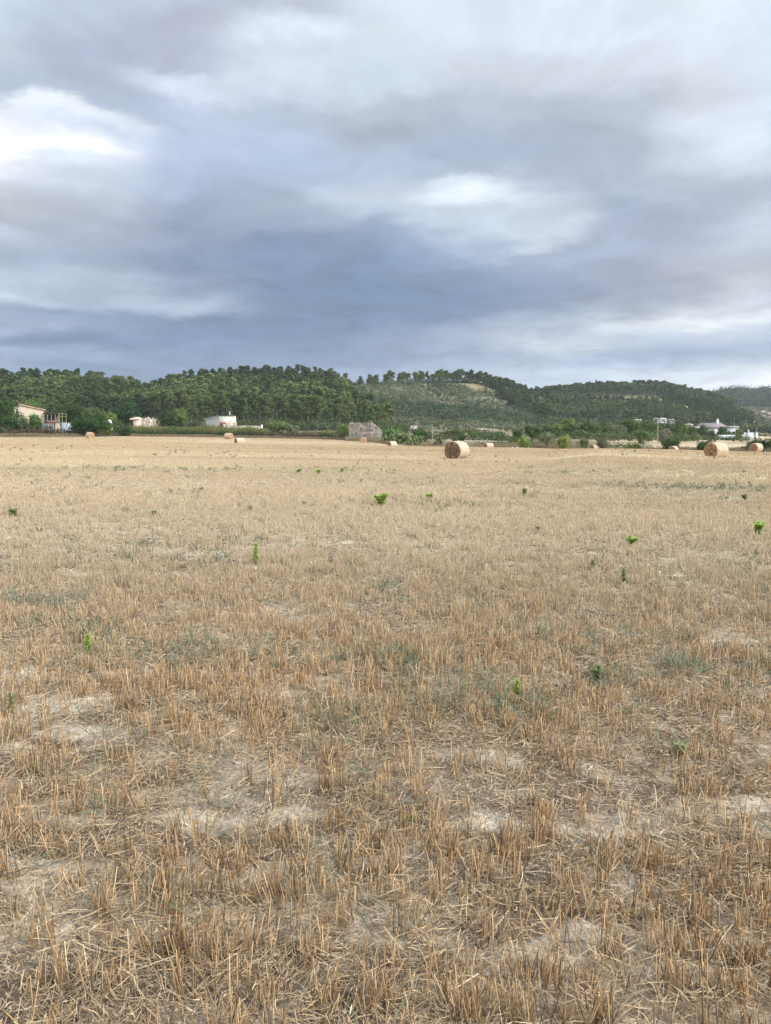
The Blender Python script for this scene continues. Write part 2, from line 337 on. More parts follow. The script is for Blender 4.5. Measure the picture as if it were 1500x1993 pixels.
def mat_soil():
    m, t = mat_new('soil'); n = t.nodes.new; l = t.links.new
    o = n('ShaderNodeOutputMaterial'); b = n('ShaderNodeBsdfPrincipled'); b.inputs['Roughness'].default_value = 0.95; b.inputs['Specular IOR Level'].default_value = 0.1
    at = n('ShaderNodeAttribute'); at.attribute_name = 'Col'; tcn = n('ShaderNodeTexCoord')
    val = None
    for s, d, a in ((0.6, 6, 0.12), (17, 6, 0.26), (75, 4, 0.24)):
        ns = n('ShaderNodeTexNoise'); ns.inputs['Scale'].default_value = s; ns.inputs['Detail'].default_value = d; l(tcn.outputs['Object'], ns.inputs['Vector'])
        mr = n('ShaderNodeMapRange'); l(ns.outputs[0], mr.inputs[0]); mr.inputs[1].default_value = 0.3; mr.inputs[2].default_value = 0.7; mr.inputs[3].default_value = 1 - a; mr.inputs[4].default_value = 1 + a
        if val is None: val = mr.outputs[0]
        else:
            mm = n('ShaderNodeMath'); mm.operation = 'MULTIPLY'; l(val, mm.inputs[0]); l(mr.outputs[0], mm.inputs[1]); val = mm.outputs[0]
    sc_ = n('ShaderNodeVectorMath'); sc_.operation = 'SCALE'; l(at.outputs['Color'], sc_.inputs[0]); l(val, sc_.inputs['Scale']); l(sc_.outputs[0], b.inputs['Base Color'])
    nb = n('ShaderNodeTexNoise'); nb.inputs['Scale'].default_value = 28; nb.inputs['Detail'].default_value = 8; nb.inputs['Roughness'].default_value = 0.7; l(tcn.outputs['Object'], nb.inputs['Vector'])
    bp = n('ShaderNodeBump'); bp.inputs['Strength'].default_value = 0.7; bp.inputs['Distance'].default_value = 0.03; l(nb.outputs[0], bp.inputs['Height']); l(bp.outputs[0], b.inputs['Normal'])
    l(b.outputs[0], o.inputs[0]); return m
M_SOIL = mat_soil()

# ---------------------------------------------------------------- ground sheet, split in field and country beyond
def lerp3(a, b, t): return np.asarray(a)[None, :] * (1 - t[:, None]) + np.asarray(b)[None, :] * t[:, None]
STRAWG = np.array((0.49, 0.38, 0.24)); SOILC = np.array((0.76, 0.665, 0.525))
def ground_col(x, y):
    r = np.hypot(x, y); px = px_of(x, np.maximum(y, 1)); ys = np.maximum(y, 1)
    soil, wd = masks(x, y)
    far = sstep(12, 35, r)
    fine = sstep(.48, .57, fbm(x * .45, y, .22, 131, 4)) * (1 - sstep(12, 30, r)) + .45 * sstep(12, 30, r)
    nearc = lerp3((0.155, 0.115, 0.08), SOILC, np.clip(np.maximum(soil * (.45 + .7 * fine), fine * .62), 0, 1))  # dark base paints shadowed gaps under the litter; pale soil shows in patches
    nearc = nearc * (1 - 0.15 * wd[:, None])
    farc = lerp3(STRAWG, (0.40, 0.32, 0.21), np.clip(wd * 1.0, 0, 1))
    c = nearc * (1 - far[:, None]) + farc * far[:, None]
    # redder bare strip on the left, tramlines
    strip = np.exp(-((px - 560) / 260) ** 2) * np.exp(-((r - 78) / 14) ** 2) * 0.5
    c = c * (1 - strip[:, None]) + np.array((0.42, 0.235, 0.13)) * strip[:, None]
    c *= (0.88 + 0.24 * fbm(x * 0.35, y, 3.0, 45, 4))[:, None]
    out_ = sstep(-3, 3, r - edge_Y(px) * 1.0)
    # country beyond: verge, dry plots, hill soil
    n1 = fbm(x, y, 18, 71, 4); n2_ = fbm(x, y, 60, 77, 3)
    verge = lerp3((0.11, 0.11, 0.055), (0.22, 0.18, 0.10), n1)
    plots = lerp3((0.46, 0.35, 0.225), (0.27, 0.22, 0.13), sstep(0.45, 0.65, vnoise(x / 40, y / 17, 5)))
    dk = (1 - sstep(1130, 1180, px)) * 0.75; plots = plots * (1 - dk[:, None]) + np.array((0.17, 0.15, 0.09)) * dk[:, None]
    scrub = lerp3((0.085, 0.085, 0.045), (0.175, 0.155, 0.095), sstep(0.3, 0.75, n1))
    scrub = scrub * (1 - 0.5 * np.maximum(sstep(1030, 1080, px), 1 - sstep(640, 740, px)))[:, None]
    right = sstep(820, 900, px)
    k = (sstep(135, 150, ys) * right)
    c2 = verge * (1 - k[:, None]) + plots * k[:, None]
    hill = sstep(430, 470, ys) * right + (1 - right) * sstep(270, 310, ys)
    c2 = c2 * (1 - hill[:, None]) + scrub * hill[:, None]
    # pale plots at the foot of the middle hill
    pale = np.exp(-((ys - 400) / 16) ** 2) * sstep(900, 930, px) * (1 - sstep(1010, 1040, px)) * 0.9
    c2 = c2 * (1 - pale[:, None]) + np.array((0.62, 0.50, 0.37)) * pale[:, None]
    # straw coloured clearing under the ridge pines and a pale track
    wob = (fbm(x, y, 14, 173, 3) - .5) * 60; pxw = px + wob; ysw = ys + wob * .35
    cl = np.clip(sstep(800, 840, pxw) * (1 - sstep(930, 1010, pxw + (640 - ys) * 0.2)) * sstep(588, 600, ysw) * (1 - sstep(640, 660, ysw)), 0, 1) * (.75 + .25 * sstep(.35, .6, n1))
    c2 = c2 * (1 - cl[:, None]) + np.array((0.27, 0.22, 0.12)) * cl[:, None]
    tr = np.exp(-((ys - (575 + (px - 980) * 0.2)) / 7) ** 2) * sstep(915, 940, px) * (1 - sstep(1015, 1030, px))
    c2 = c2 * (1 - tr[:, None]) + np.array((0.50, 0.42, 0.32)) * tr[:, None]
    # heath band on the right hill
    hb = np.exp(-((ys - 745) / 38) ** 2) * sstep(1110, 1160, px) * (1 - sstep(1270, 1330, px))
    c2 = c2 * (1 - hb[:, None]) + np.array((0.20, 0.19, 0.09)) * hb[:, None]
    fr = sstep(1390, 1420, px) * sstep(880, 900, ys) * (1 - sstep(1180, 1230, ys)) * sstep(0.4, 0.55, vnoise(x / 60, y / 22, 9))
    c2 = c2 * (1 - fr[:, None]) + np.array((0.36, 0.29, 0.22)) * fr[:, None]
    return c * (1 - out_[:, None]) + c2 * out_[:, None]

th = np.concatenate([np.linspace(-math.pi, -0.86, 46)[:-1], np.linspace(-0.86, 0.86, 430), np.linspace(0.86, math.pi, 46)[1:-1]])
rr = np.concatenate([[0.25, 0.5], np.exp(np.linspace(math.log(0.8), math.log(30), 330))[:-1], np.exp(np.linspace(math.log(30), math.log(4100), 330))])
TH, RR = np.meshgrid(th, rr, indexing='ij'); nth, nr = TH.shape
GX = (RR * np.sin(TH)).ravel(); GY = (RR * np.cos(TH)).ravel(); GZ = ground_z(GX, GY)
GC = ground_col(GX, GY)
i, j = np.meshgrid(np.arange(nth), np.arange(nr - 1), indexing='ij'); i2 = (i + 1) % nth
Q = np.stack([i * nr + j, i * nr + j + 1, i2 * nr + j + 1, i2 * nr + j], -1).reshape(-1, 4)
qr = rr[j.ravel()]; qpx = px_of(np.sin(th[i.ravel()]) * qr, np.maximum(np.cos(th[i.ravel()]) * qr, 1)); 
isf = (qr < edge_Y(qpx)) | (np.cos(th[i.ravel()]) < 0.1) & (qr < 150)
def sub(name, Qs, label):
    us, inv = np.unique(Qs, return_inverse=True)
    o = np_mesh(name, np.stack([GX, GY, GZ], 1)[us], inv.reshape(-1, 4), GC[us], M_SOIL, smooth=True)
    tag(o, label, kind='structure'); return o
cn = len(GX)
sub('ground', Q[isf], 'pale dry soil of the harvested field')
sub('hills', Q[~isf], 'dry land and wooded hills beyond the field')

# ---------------------------------------------------------------- stubble, litter, low weeds (uncountable stuff)
rng = np.random.default_rng(7)
def sector(n, r0, r1, umax=0.60):
    r = np.sqrt(rng.random(n) * (r1 * r1 - r0 * r0) + r0 * r0); a = (rng.random(n) * 2 - 1) * math.atan(umax)
    return r * np.sin(a), r * np.cos(a)
def unit(v): return v / (np.linalg.norm(v, axis=1, keepdims=True) + 1e-9)
def prisms(B, Tp, w, wt, Kb, Kt):
    """three sided stems from B to Tp"""
    n = len(B); d = unit(Tp - B); a = unit(np.cross(d, rng.normal(size=(n, 3)))); b = np.cross(d, a); V = np.empty((n, 6, 3))
    for k in range(3):
        t = 2 * math.pi * k / 3; o = math.cos(t) * a + math.sin(t) * b
        V[:, k] = B + o * w[:, None]; V[:, 3 + k] = Tp + o * wt[:, None]
    base = (np.arange(n) * 6)[:, None, None]; q = np.array([[0, 1, 4, 3], [1, 2, 5, 4], [2, 0, 3, 5]])[None] + base
    K = np.empty((n, 6, 3)); K[:, :3] = Kb[:, None]; K[:, 3:] = Kt[:, None]
    return V.reshape(-1, 3), q.reshape(-1, 4), K.reshape(-1, 3)
def ribbons(P0, P1, P2, w, K, nrm=None):
    """bent two-segment blades through P0,P1,P2"""
    n = len(P0); d = unit(P2 - P0); up = np.tile((0, 0, 1.0), (n, 1)) + rng.normal(size=(n, 3)) * 0.5 if nrm is None else nrm
    s = unit(np.cross(d, up)); V = np.empty((n, 6, 3))
    for k, (p, f) in enumerate(((P0, .8), (P1, 1.0), (P2, .35))):
        V[:, 2 * k] = p - s * (w * f)[:, None]; V[:, 2 * k + 1] = p + s * (w * f)[:, None]
    base = (np.arange(n) * 6)[:, None, None]; q = np.array([[0, 1, 3, 2], [2, 3, 5, 4]])[None] + base
    return V.reshape(-1, 3), q.reshape(-1, 4), np.repeat(K, 6, axis=0)
PAL = np.array([(0.50, 0.33, 0.17), (0.60, 0.43, 0.25), (0.40, 0.25, 0.12), (0.68, 0.52, 0.33), (0.32, 0.21, 0.115), (0.46, 0.37, 0.25)])
GREY = np.array([(0.36, 0.28, 0.20), (0.54, 0.42, 0.28), (0.14, 0.105, 0.075), (0.70, 0.56, 0.38), (0.32, 0.24, 0.16), (0.56, 0.40, 0.235)])
stub = Acc()
def stubble(r0, r1, per_m2, stems, spread, w0, hmul=1.0):
    area = (r1 * r1 - r0 * r0) * math.atan(0.60); n = int(area * per_m2)
    x, y = sector(n, r0, r1); soil, wd = masks(x, y)
    dens = 0.25 + 0.75 * sstep(0.42, 0.54, fbm(x, y, 0.38, 41, 3)); dens = dens * (1 - 0.85 * soil) * (1 - 0.35 * wd)
    dr = x * .087 + y * .996; dens = dens * (.72 + .5 * sstep(.3, .65, vnoise(dr / .9 + 40, x / 14, 17))) * (.8 + .4 * vnoise(dr / 6.3, x / 60, 19))
    for q0 in (19.2, 20.9, 33, 34.7, 52, 53.8): dens = dens * (1 - .8 * np.exp(-((dr - q0 - .4 * np.sin(x / 9)) / (.22 + .003 * q0)) ** 2))
    k = rng.random(n) < dens; px = px_of(x, y); k &= np.hypot(x, y) < edge_Y(px) - 1
    x, y = x[k], y[k]; n = len(x)
    if r1 <= 22:
        dr = x * .087 + y * .996; tg = np.round(dr / .165) * .165 + rng.normal(size=n) * .016; sh = (tg - dr) * .9; x = x + sh * .087; y = y + sh * .996
    c = rng.integers(stems[0], stems[1] + 1, n); idx = np.repeat(np.arange(n), c); m = len(idx)
    bx = x[idx] + rng.normal(size=m) * spread; by = y[idx] + rng.normal(size=m) * spread
    r = np.hypot(bx, by); lean = rng.normal(size=(n, 2)) * 0.12; ch = 0.75 + rng.random(n) * 0.5
    h = (0.065 + 0.075 * rng.random(m)) * ch[idx] * (0.85 + 0.3 * fbm(bx, by, 2.0, 51, 2)) * hmul
    B = np.stack([bx, by, ground_z(bx, by) - 0.01], 1)
    ln = lean[idx] + rng.normal(size=(m, 2)) * 0.14
    wild = rng.random(m) < 0.08; ln[wild] += rng.normal(size=(wild.sum(), 2)) * 0.5
    D = unit(np.concatenate([ln, np.ones((m, 1))], 1)); Tp = B + D * h[:, None]
    w = (0.0010 + 0.0010 * rng.random(m)) + w0 * r
    g = rng.random(m) < 0.13; Kc = PAL[np.clip(rng.integers(0, 6, m), 0, 5)] * (0.8 + 0.4 * rng.random((m, 1))); Kc[g] = np.array((0.16, 0.125, 0.09)) * (0.8 + 0.5 * rng.random((g.sum(), 1)))
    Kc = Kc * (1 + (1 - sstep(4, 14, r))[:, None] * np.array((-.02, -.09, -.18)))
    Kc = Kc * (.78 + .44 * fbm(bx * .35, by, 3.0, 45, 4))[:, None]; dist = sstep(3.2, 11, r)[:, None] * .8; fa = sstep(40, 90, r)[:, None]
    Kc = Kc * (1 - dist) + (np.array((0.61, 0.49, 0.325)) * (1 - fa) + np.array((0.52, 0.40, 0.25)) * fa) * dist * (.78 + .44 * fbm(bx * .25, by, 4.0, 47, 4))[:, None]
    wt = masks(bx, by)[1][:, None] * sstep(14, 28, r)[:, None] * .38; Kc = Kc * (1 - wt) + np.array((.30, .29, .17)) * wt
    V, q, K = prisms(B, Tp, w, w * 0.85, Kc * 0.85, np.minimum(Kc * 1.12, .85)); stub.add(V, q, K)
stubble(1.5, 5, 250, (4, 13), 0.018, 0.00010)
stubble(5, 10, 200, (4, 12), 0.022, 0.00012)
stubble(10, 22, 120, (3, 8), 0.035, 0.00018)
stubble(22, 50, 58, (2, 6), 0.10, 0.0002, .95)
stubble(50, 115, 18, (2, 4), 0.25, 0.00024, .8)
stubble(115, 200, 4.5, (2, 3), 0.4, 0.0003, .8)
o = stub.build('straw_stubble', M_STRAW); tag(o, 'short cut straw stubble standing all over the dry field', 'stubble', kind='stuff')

lit = Acc()
def litter(r0, r1, per_m2, w0, lmul=1.0, chaff=False):
    area = (r1 * r1 - r0 * r0) * math.atan(0.60); n = int(area * per_m2)
    x, y = sector(n, r0, r1); soil, wd = masks(x, y)
    dens = (0.35 + 0.65 * sstep(0.35, 0.6, fbm(x, y, 0.6, 81, 3))) * (1 - 0.58 * soil) * (1 - .25 * sstep(.49, .58, fbm(x * .45, y, .22, 131, 4)))
    if chaff: dens = .45 + .55 * fbm(x, y, .12, 85, 3)
    k = rng.random(n) < dens; x, y = x[k], y[k]; n = len(x); r = np.hypot(x, y)
    a0 = fbm(x, y, 0.25, 87, 2) * 8; a = a0 + rng.normal(size=n) * 0.9; ln = (0.02 + 0.15 * rng.random(n) ** 2.8) * lmul
    dx, dy = np.cos(a) * ln, np.sin(a) * ln; bend = rng.normal(size=n) * 0.10
    lift = rng.random(n) ** 2 * (0.012 if chaff else 0.05); tilt = rng.normal(size=n) * 0.22
    def pt(t):
        xx = x + dx * t - dy * bend * t * (1 - t) * 2; yy = y + dy * t + dx * bend * t * (1 - t) * 2
        return np.stack([xx, yy, ground_z(xx, yy) + 0.004 + np.maximum(lift + tilt * ln * (t - .5), 0)], 1)
    w = (0.0006 + 0.0010 * rng.random(n) ** 1.5) + w0 * r
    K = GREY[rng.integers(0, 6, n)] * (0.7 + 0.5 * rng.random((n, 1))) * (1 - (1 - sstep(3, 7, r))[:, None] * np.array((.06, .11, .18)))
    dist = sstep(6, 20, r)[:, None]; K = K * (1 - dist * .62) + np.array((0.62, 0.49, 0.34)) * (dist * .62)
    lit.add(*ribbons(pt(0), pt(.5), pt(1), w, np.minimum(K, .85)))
litter(1.5, 4, 16000, 0.00006, .85)
litter(4, 8, 12500, 0.00010, .85)
litter(1.5, 4, 9000, 0.00004, .22, True)
litter(4, 9, 4500, 0.00010, .3, True)
litter(8, 16, 3000, 0.00017, 1.0)
litter(16, 34, 420, 0.00028, 1.3)
o = lit.build('straw_litter', M_STRAW); tag(o, 'loose chopped straw lying flat over the pale soil', 'straw litter', kind='stuff')

cl_ = Acc()
def clods(r0, r1, per_m2, sz):
    area = (r1 * r1 - r0 * r0) * math.atan(0.60); n = int(area * per_m2); x, y = sector(n, r0, r1); soil, wd = masks(x, y)
    k = rng.random(n) < .12 + .88 * soil; x, y = x[k], y[k]; n = len(x); q = sz * (.25 + rng.random(n) ** 3)
    cube = np.array([(a, b, c) for a in (-1, 1) for b in (-1, 1) for c in (-1, 1)], float); V = unit((cube[None] + rng.normal(size=(n, 8, 3)) * .35).reshape(-1, 3)).reshape(n, 8, 3) * q[:, None, None] * (1, 1, .65)
    V = V + np.stack([x, y, ground_z(x, y) + q * .15], 1)[:, None]; qq = np.array([(0, 1, 3, 2), (4, 6, 7, 5), (0, 4, 5, 1), (2, 3, 7, 6), (0, 2, 6, 4), (1, 5, 7, 3)])[None] + (np.arange(n) * 8)[:, None, None]
    K = np.array((.60, .52, .41)) * (.7 + .45 * rng.random((n, 1))); cl_.add(V.reshape(-1, 3), qq.reshape(-1, 4), np.repeat(K, 8, axis=0))
clods(1.5, 4, 4200, .009); clods(4, 9, 1500, .013); clods(9, 20, 120, .02)
o = cl_.build('soil_crumbs', M_STRAW); tag(o, 'pale crumbs and clods of dry soil between the stubble', 'soil', kind='stuff')
wd_ = Acc()
def weeds(r0, r1, per_m2, w0, core=False):
    area = (r1 * r1 - r0 * r0) * math.atan(0.60); n = int(area * per_m2)
    x, y = sector(n, r0, r1); soil, wd = masks(x, y)
    if core: wd = patch_mask([(940,1365,150,42),(1165,1315,60,36),(1330,1310,50,22),(640,1405,40,18)], x, y)
    k = rng.random(n) < ((0.0 if core else 0.02) + 0.98 * wd ** 1.1) * sstep(.3, .55, fbm(x, y, .35, 99, 2)); x, y = x[k], y[k]; n = len(x)
    px = px_of(x, y); kk = np.hypot(x, y) < edge_Y(px) - 2; x, y = x[kk], y[kk]; n = len(x)
    idx = np.repeat(np.arange(n), 14); m = len(idx); r = np.hypot(x, y)[idx]
    bx = x[idx] + rng.normal(size=m) * 0.03; by = y[idx] + rng.normal(size=m) * 0.03
    B = np.stack([bx, by, ground_z(bx, by)], 1); d = rng.normal(size=(m, 3)) * (.8, .8, 0.5); d[:, 2] = np.abs(d[:, 2]) + .3; d = unit(d)
    ln = 0.03 + 0.12 * rng.random(m); B = B + d * (ln * .3)[:, None] + np.array((0, 0, 1)) * (rng.random(m) * .05)[:, None]
    P1 = B + d * (ln * .5)[:, None]; P2 = B + d * ln[:, None] - np.array((0, 0, 1)) * (ln * .1)[:, None]
    g = rng.random((n, 1))[idx]; K = np.array((0.16, 0.195, 0.10)) * (1 - g) + np.array((0.27, 0.265, 0.18)) * g; K = K * (0.75 + .5 * rng.random((m, 1)))
    wd_.add(*ribbons(B, P1, P2, 0.0018 + w0 * r, K))
weeds(1.5, 5, 34, 0.0002); weeds(5, 12, 75, 0.00022); weeds(3.5, 8, 70, 0.0002, True); weeds(12, 30, 12.0, 0.0003); weeds(30, 90, 2.0, 0.0004)
o = wd_.build('low_weeds', M_LEAF); tag(o, 'low grey-green weeds creeping between the stubble', 'weeds', kind='stuff')

# ---------------------------------------------------------------- leafy things
def leaf_quads(g, n, centers, radii, size, c1, c2, flat=0.35, clump=0.25, weights=None, shell=0.55):
    centers = np.asarray(centers, float); radii = np.asarray(radii, float)
    if radii.ndim == 1: radii = np.repeat(radii[:, None], 3, 1)
    wts = (radii.prod(1)) ** (2 / 3) if weights is None else weights; wts = wts / wts.sum()
    b = g.choice(len(centers), n, p=wts); d = unit(g.normal(size=(n, 3)))
    rad = shell + (1 - shell) * g.random(n) ** 0.6
    # lumpy outline
    lump = 1 + 0.30 * np.sin(d[:, 0] * 5 + b * 1.7) * np.sin(d[:, 1] * 4 + b) + 0.2 * np.sin(d[:, 2] * 8 + b * 3) + 0.12 * g.normal(size=n)
    p = centers[b] + d * radii[b] * (rad * lump)[:, None]
    nr_ = unit(d * (1, 1, 1.1) + g.normal(size=(n, 3)) * (1 - flat) * 1.1)
    a = unit(np.cross(nr_, g.normal(size=(n, 3)))); c = np.cross(nr_, a)
    s = size * (0.55 + 0.9 * g.random(n)); l_ = s * (0.9 + .4 * g.random(n))
    V = np.empty((n, 4, 3)); V[:, 0] = p - a * l_[:, None]; V[:, 1] = p - c * (s * .55)[:, None] + a * (l_ * .1)[:, None]; V[:, 2] = p + a * l_[:, None] - nr_ * (s * .25)[:, None]; V[:, 3] = p + c * (s * .55)[:, None] + a * (l_ * .1)[:, None]
    cb = g.random(len(centers))[b]; t = np.clip(cb * clump * 2 + g.random(n) * (1 - clump), 0, 1)[:, None]
    K = np.asarray(c1) * (1 - t) + np.asarray(c2) * t; K = K * (0.85 + .3 * g.random((n, 1)))
    return V.reshape(-1, 3), np.arange(n * 4).reshape(-1, 4), np.repeat(K, 4, axis=0)

PINE1, PINE2 = (0.030, 0.050, 0.018), (0.115, 0.150, 0.048)
def pine_template(seed, umbrella=False, n=1500, leafs=0.30, H=11.0):
    g = np.random.default_rng(seed); tr = Acc()
    bend = g.normal(size=2) * 0.5; pts = [np.array([bend[0] * t * t, bend[1] * t * t, H * 0.86 * t]) for t in np.linspace(0, 1, 6)]
    tr.tube(pts, np.linspace(0.20, 0.08, 6), 5, (0.30, 0.26, 0.215))
    nb = g.integers(10, 17); lo = 0.62 if umbrella else g.uniform(.22, .42); cs = []; rs = []
    for k in range(nb):
        t = lo + (1 - lo) * (k + .5) / nb; z = H * t * .93; w = (2.1 if umbrella else 2.1 * (1.15 - 0.75 * (t - lo) / (1 - lo)))
        a = g.random() * 6.28; q = w * (0.35 + .65 * g.random()); c = np.array([math.cos(a) * q, math.sin(a) * q, z]) + [bend[0] * t * t, bend[1] * t * t, 0]
        cs.append(c); rs.append(np.array((1, 1, .6)) * (0.7 + 0.75 * g.random()))
        tz = max(z - 1.0, H * lo * .75); tt = tz / (H * .86); j0 = np.array([bend[0] * tt * tt, bend[1] * tt * tt, tz])
        tr.tube([j0, (j0 + c) / 2 + [0, 0, -.1], c], [0.07, .05, .03], 4, (0.30, 0.26, 0.21))
    cs.append(np.array([bend[0], bend[1], H * .93])); rs.append(np.array((1.1, 1.1, .75)))
    return tr.get(), leaf_quads(g, n, cs, np.array(rs), leafs, PINE1, PINE2, flat=0.4, clump=0.2)
def blob_template(seed, n=800, leafs=0.28, c1=(0.03, 0.055, 0.018), c2=(0.08, 0.12, 0.035), H=5.0, Wd=6.0, trunk=0.12, bark=(0.16, 0.13, 0.10), dense=1.0, sparse=False):
    """rounded broadleaf crown; trunk = share of the height left bare"""
    g = np.random.default_rng(seed); tr = Acc(); cs = []; rs = []; nb = 16 if not sparse else 12
    zc_ = H * (trunk + (1 - trunk) / 2); hh = H * (1 - trunk) / 2
    for k in range(nb):
        d = unit(g.normal(size=(1, 3)))[0]; q = 0.78 * (0.45 + .55 * g.random()); rr_ = (0.18 + .18 * g.random()) * (0.8 if sparse else 1)
        c = np.array([d[0] * Wd / 2 * q, d[1] * Wd / 2 * q, zc_ + d[2] * hh * q]); cs.append(c); rs.append(np.array((Wd / 2 * rr_ * 1.15, Wd / 2 * rr_ * 1.15, hh * rr_ * 1.3)))
    cs.append(np.array((0, 0, zc_))); rs.append(np.array((Wd * .32, Wd * .32, hh * .7)))
    cs = np.array(cs); rs = np.array(rs)
    r0 = max(0.03 * H, 0.03); top = H * (trunk + .3)
    tr.tube([(0, 0, -0.1), (r0 * .6, 0, top * .5), (0, r0, top)], [r0 * 1.2, r0 * .8, r0 * .45], 6, bark)
    for k in range(0, nb, 2): tr.tube([(0, 0, H * max(trunk, .08) * .9), cs[k] * (.5, .5, .5) + [0, 0, H * trunk * .4], cs[k]], [r0 * .5, r0 * .35, r0 * .15], 4, bark)
    V, Qd, K = leaf_quads(g, n, cs, rs, leafs, c1, c2, flat=0.45, clump=0.4, shell=0.45 if sparse else .6)
    V[:, 2] = np.maximum(V[:, 2], 0.02); return tr.get(), (V, Qd, K)
def place_plant(name, tmpl, x, y, sx, sz, rz, label, cat, group=None, trunk='trunk', crown='crown', dz=-.05, tint=None):
    e = empty(name, (x, y, gz(x, y) + dz), rz, label, cat, group); e.scale = (sx, sx, sz)
    for nm, mt in ((trunk, M_BARK), (crown, M_LEAF)):
        d = tmpl['o'].get(nm)
        if d is None:
            arr = tmpl['t'] if nm == trunk else tmpl['c']
            o_ = np_mesh(nm, *arr, mt, e); tmpl['o'][nm] = o_.data
        else:
            o_ = bpy.data.objects.new(nm, d); C.objects.link(o_); o_.parent = e
        if tint is not None and nm == crown: o_.color = (*tint, 1)
    return e
def T_(pair): return {'t': pair[0], 'c': pair[1], 'o': {}}

PINES = [T_(pine_template(100 + k)) for k in range(7)]; UMB = [T_(pine_template(200 + k, True)) for k in range(5)]

# ---- the pine woods: individuals that show largest, the rest as one wood
def cand(n, pxr, Yr, keep, sd_):
    g = np.random.default_rng(sd_); px = g.uniform(*pxr, n); Y = np.sqrt(g.random(n) * (Yr[1] ** 2 - Yr[0] ** 2) + Yr[0] ** 2)
    k = keep(px, Y); return px[k], Y[k]
def thin(px, Y, dmin):
    x = (px - 750) / F * Y; cells = {}; keep = []
    for i_ in range(len(x)):
        c = (int(x[i_] // dmin), int(Y[i_] // dmin)); ok = True
        for a in (-1, 0, 1):
            for b in (-1, 0, 1):
                for j_ in cells.get((c[0] + a, c[1] + b), ()):
                    if (x[i_] - x[j_]) ** 2 + (Y[i_] - Y[j_]) ** 2 < dmin * dmin: ok = False
        if ok: cells.setdefault(c, []).append(i_); keep.append(i_)
    return x[keep], Y[keep], px[keep]
trees = []                                    # x, y, area, scale
# left hill
px_, Y_ = cand(9000, (-250, 770), (318, 528), lambda p, y: (p < 765 - (y - 318) * 0.42) & (y > 322 + 6 * np.sin(p / 37)) , 1)
for x, y, p in zip(*thin(px_, Y_, 4.3)): trees.append((x, y, p, 'left'))
# middle hill: crown of the hill and its right flank
px_, Y_ = cand(5000, (700, 1075), (470, 680), lambda p, y: ((y > 622) & (y < 660) & (p < 1060) & ((p > 815) | (np.sin(p * .21) > -.3))) | ((p > 925 + (y < 640) * (640 - y) * 0.75 * 1.0) & (y > 520) & (p < 1075)), 2)
for x, y, p in zip(*thin(px_, Y_, 4.6)): trees.append((x, y, p, 'mid'))
# right hill
px_, Y_ = cand(14000, (1040, 1460), (490, 900), lambda p, y: ((y > 775) & (p < 1345 + (880 - y) * .3)) | ((y > 700) & (p > 1290) & (p < 1420)) | ((y < 700) & (p < 1520)), 3)
for x, y, p in zip(*thin(px_, Y_, 5.2)): trees.append((x, y, p, 'right'))
rnd = random.Random(5); g0 = np.random.default_rng(9)
info = []
for x, y, p, a in trees:
    ridge = (a == 'left' and y > 500) or (a == 'mid' and y > 630 and p < 960) or (a == 'right' and y > 835)
    s = {'left': 1.0, 'mid': 0.95, 'right': 0.95}[a] * (0.62 + .52 * g0.random() ** .8)
    if a == 'right' and y < 760: s *= 0.66
    if a == 'right' and ridge and 1225 < p < 1300: s *= 1.15
    if a == 'left' and y > 480 and 270 < p < 330: s *= 0.7
    if ridge and g0.random() < (.25 if a == 'mid' else .12): continue
    front = (a == 'left' and y < 352) or (a == 'mid' and y < 545)
    young = a == 'left' and 360 < y < 440 and float(fbm(x, y, 45, 8, 2)) > .5
    if young: s *= .8
    vis = s * 11 / y * (2.2 if front else (1.6 if ridge else 0.8)) * (1 if -30 < p < 1530 else 0)
    info.append((vis, x, y, p, a, ridge, s))
info.sort(key=lambda t: -t[0]); NI = 290
lab = {('left', 1): ('tall pine on the skyline of the left wooded hill', 'pines along the skyline of the left hill'),
       ('left', 0): ('slender pine with bare pale trunk in the wood on the left hillside', 'pines in the wood on the left hillside'),
       ('mid', 1): ('pine standing on top of the middle hill above the straw clearing', 'pines on top of the middle hill'),
       ('mid', 0): ('dark pine on the right flank of the middle hill', 'pines on the flank of the middle hill'),
       ('right', 1): ('round-crowned pine on the skyline of the right hill', 'pines along the skyline of the right hill'),
       ('right', 0): ('dark pine on the slope of the right hill', 'pines on the slope of the right hill')}
wood = Acc()
def stand_tint(x, y, a, ridge):                # stands of lighter young pines among darker old ones
    q = float(fbm(x, y, 38, 201, 3)); t = .85 + .8 * float(sstep(.38, .62, q))
    if a == 'left': t *= 1.18 if 370 < y < 480 else (.9 if y < 345 else .85)
    else: t *= .98
    return np.array((t * (1.0 + .10 * (q - .5) * 4), t, t * .95))
LOWT = [pine_template(300 + k, k > 3, n=620, leafs=0.46) for k in range(6)]
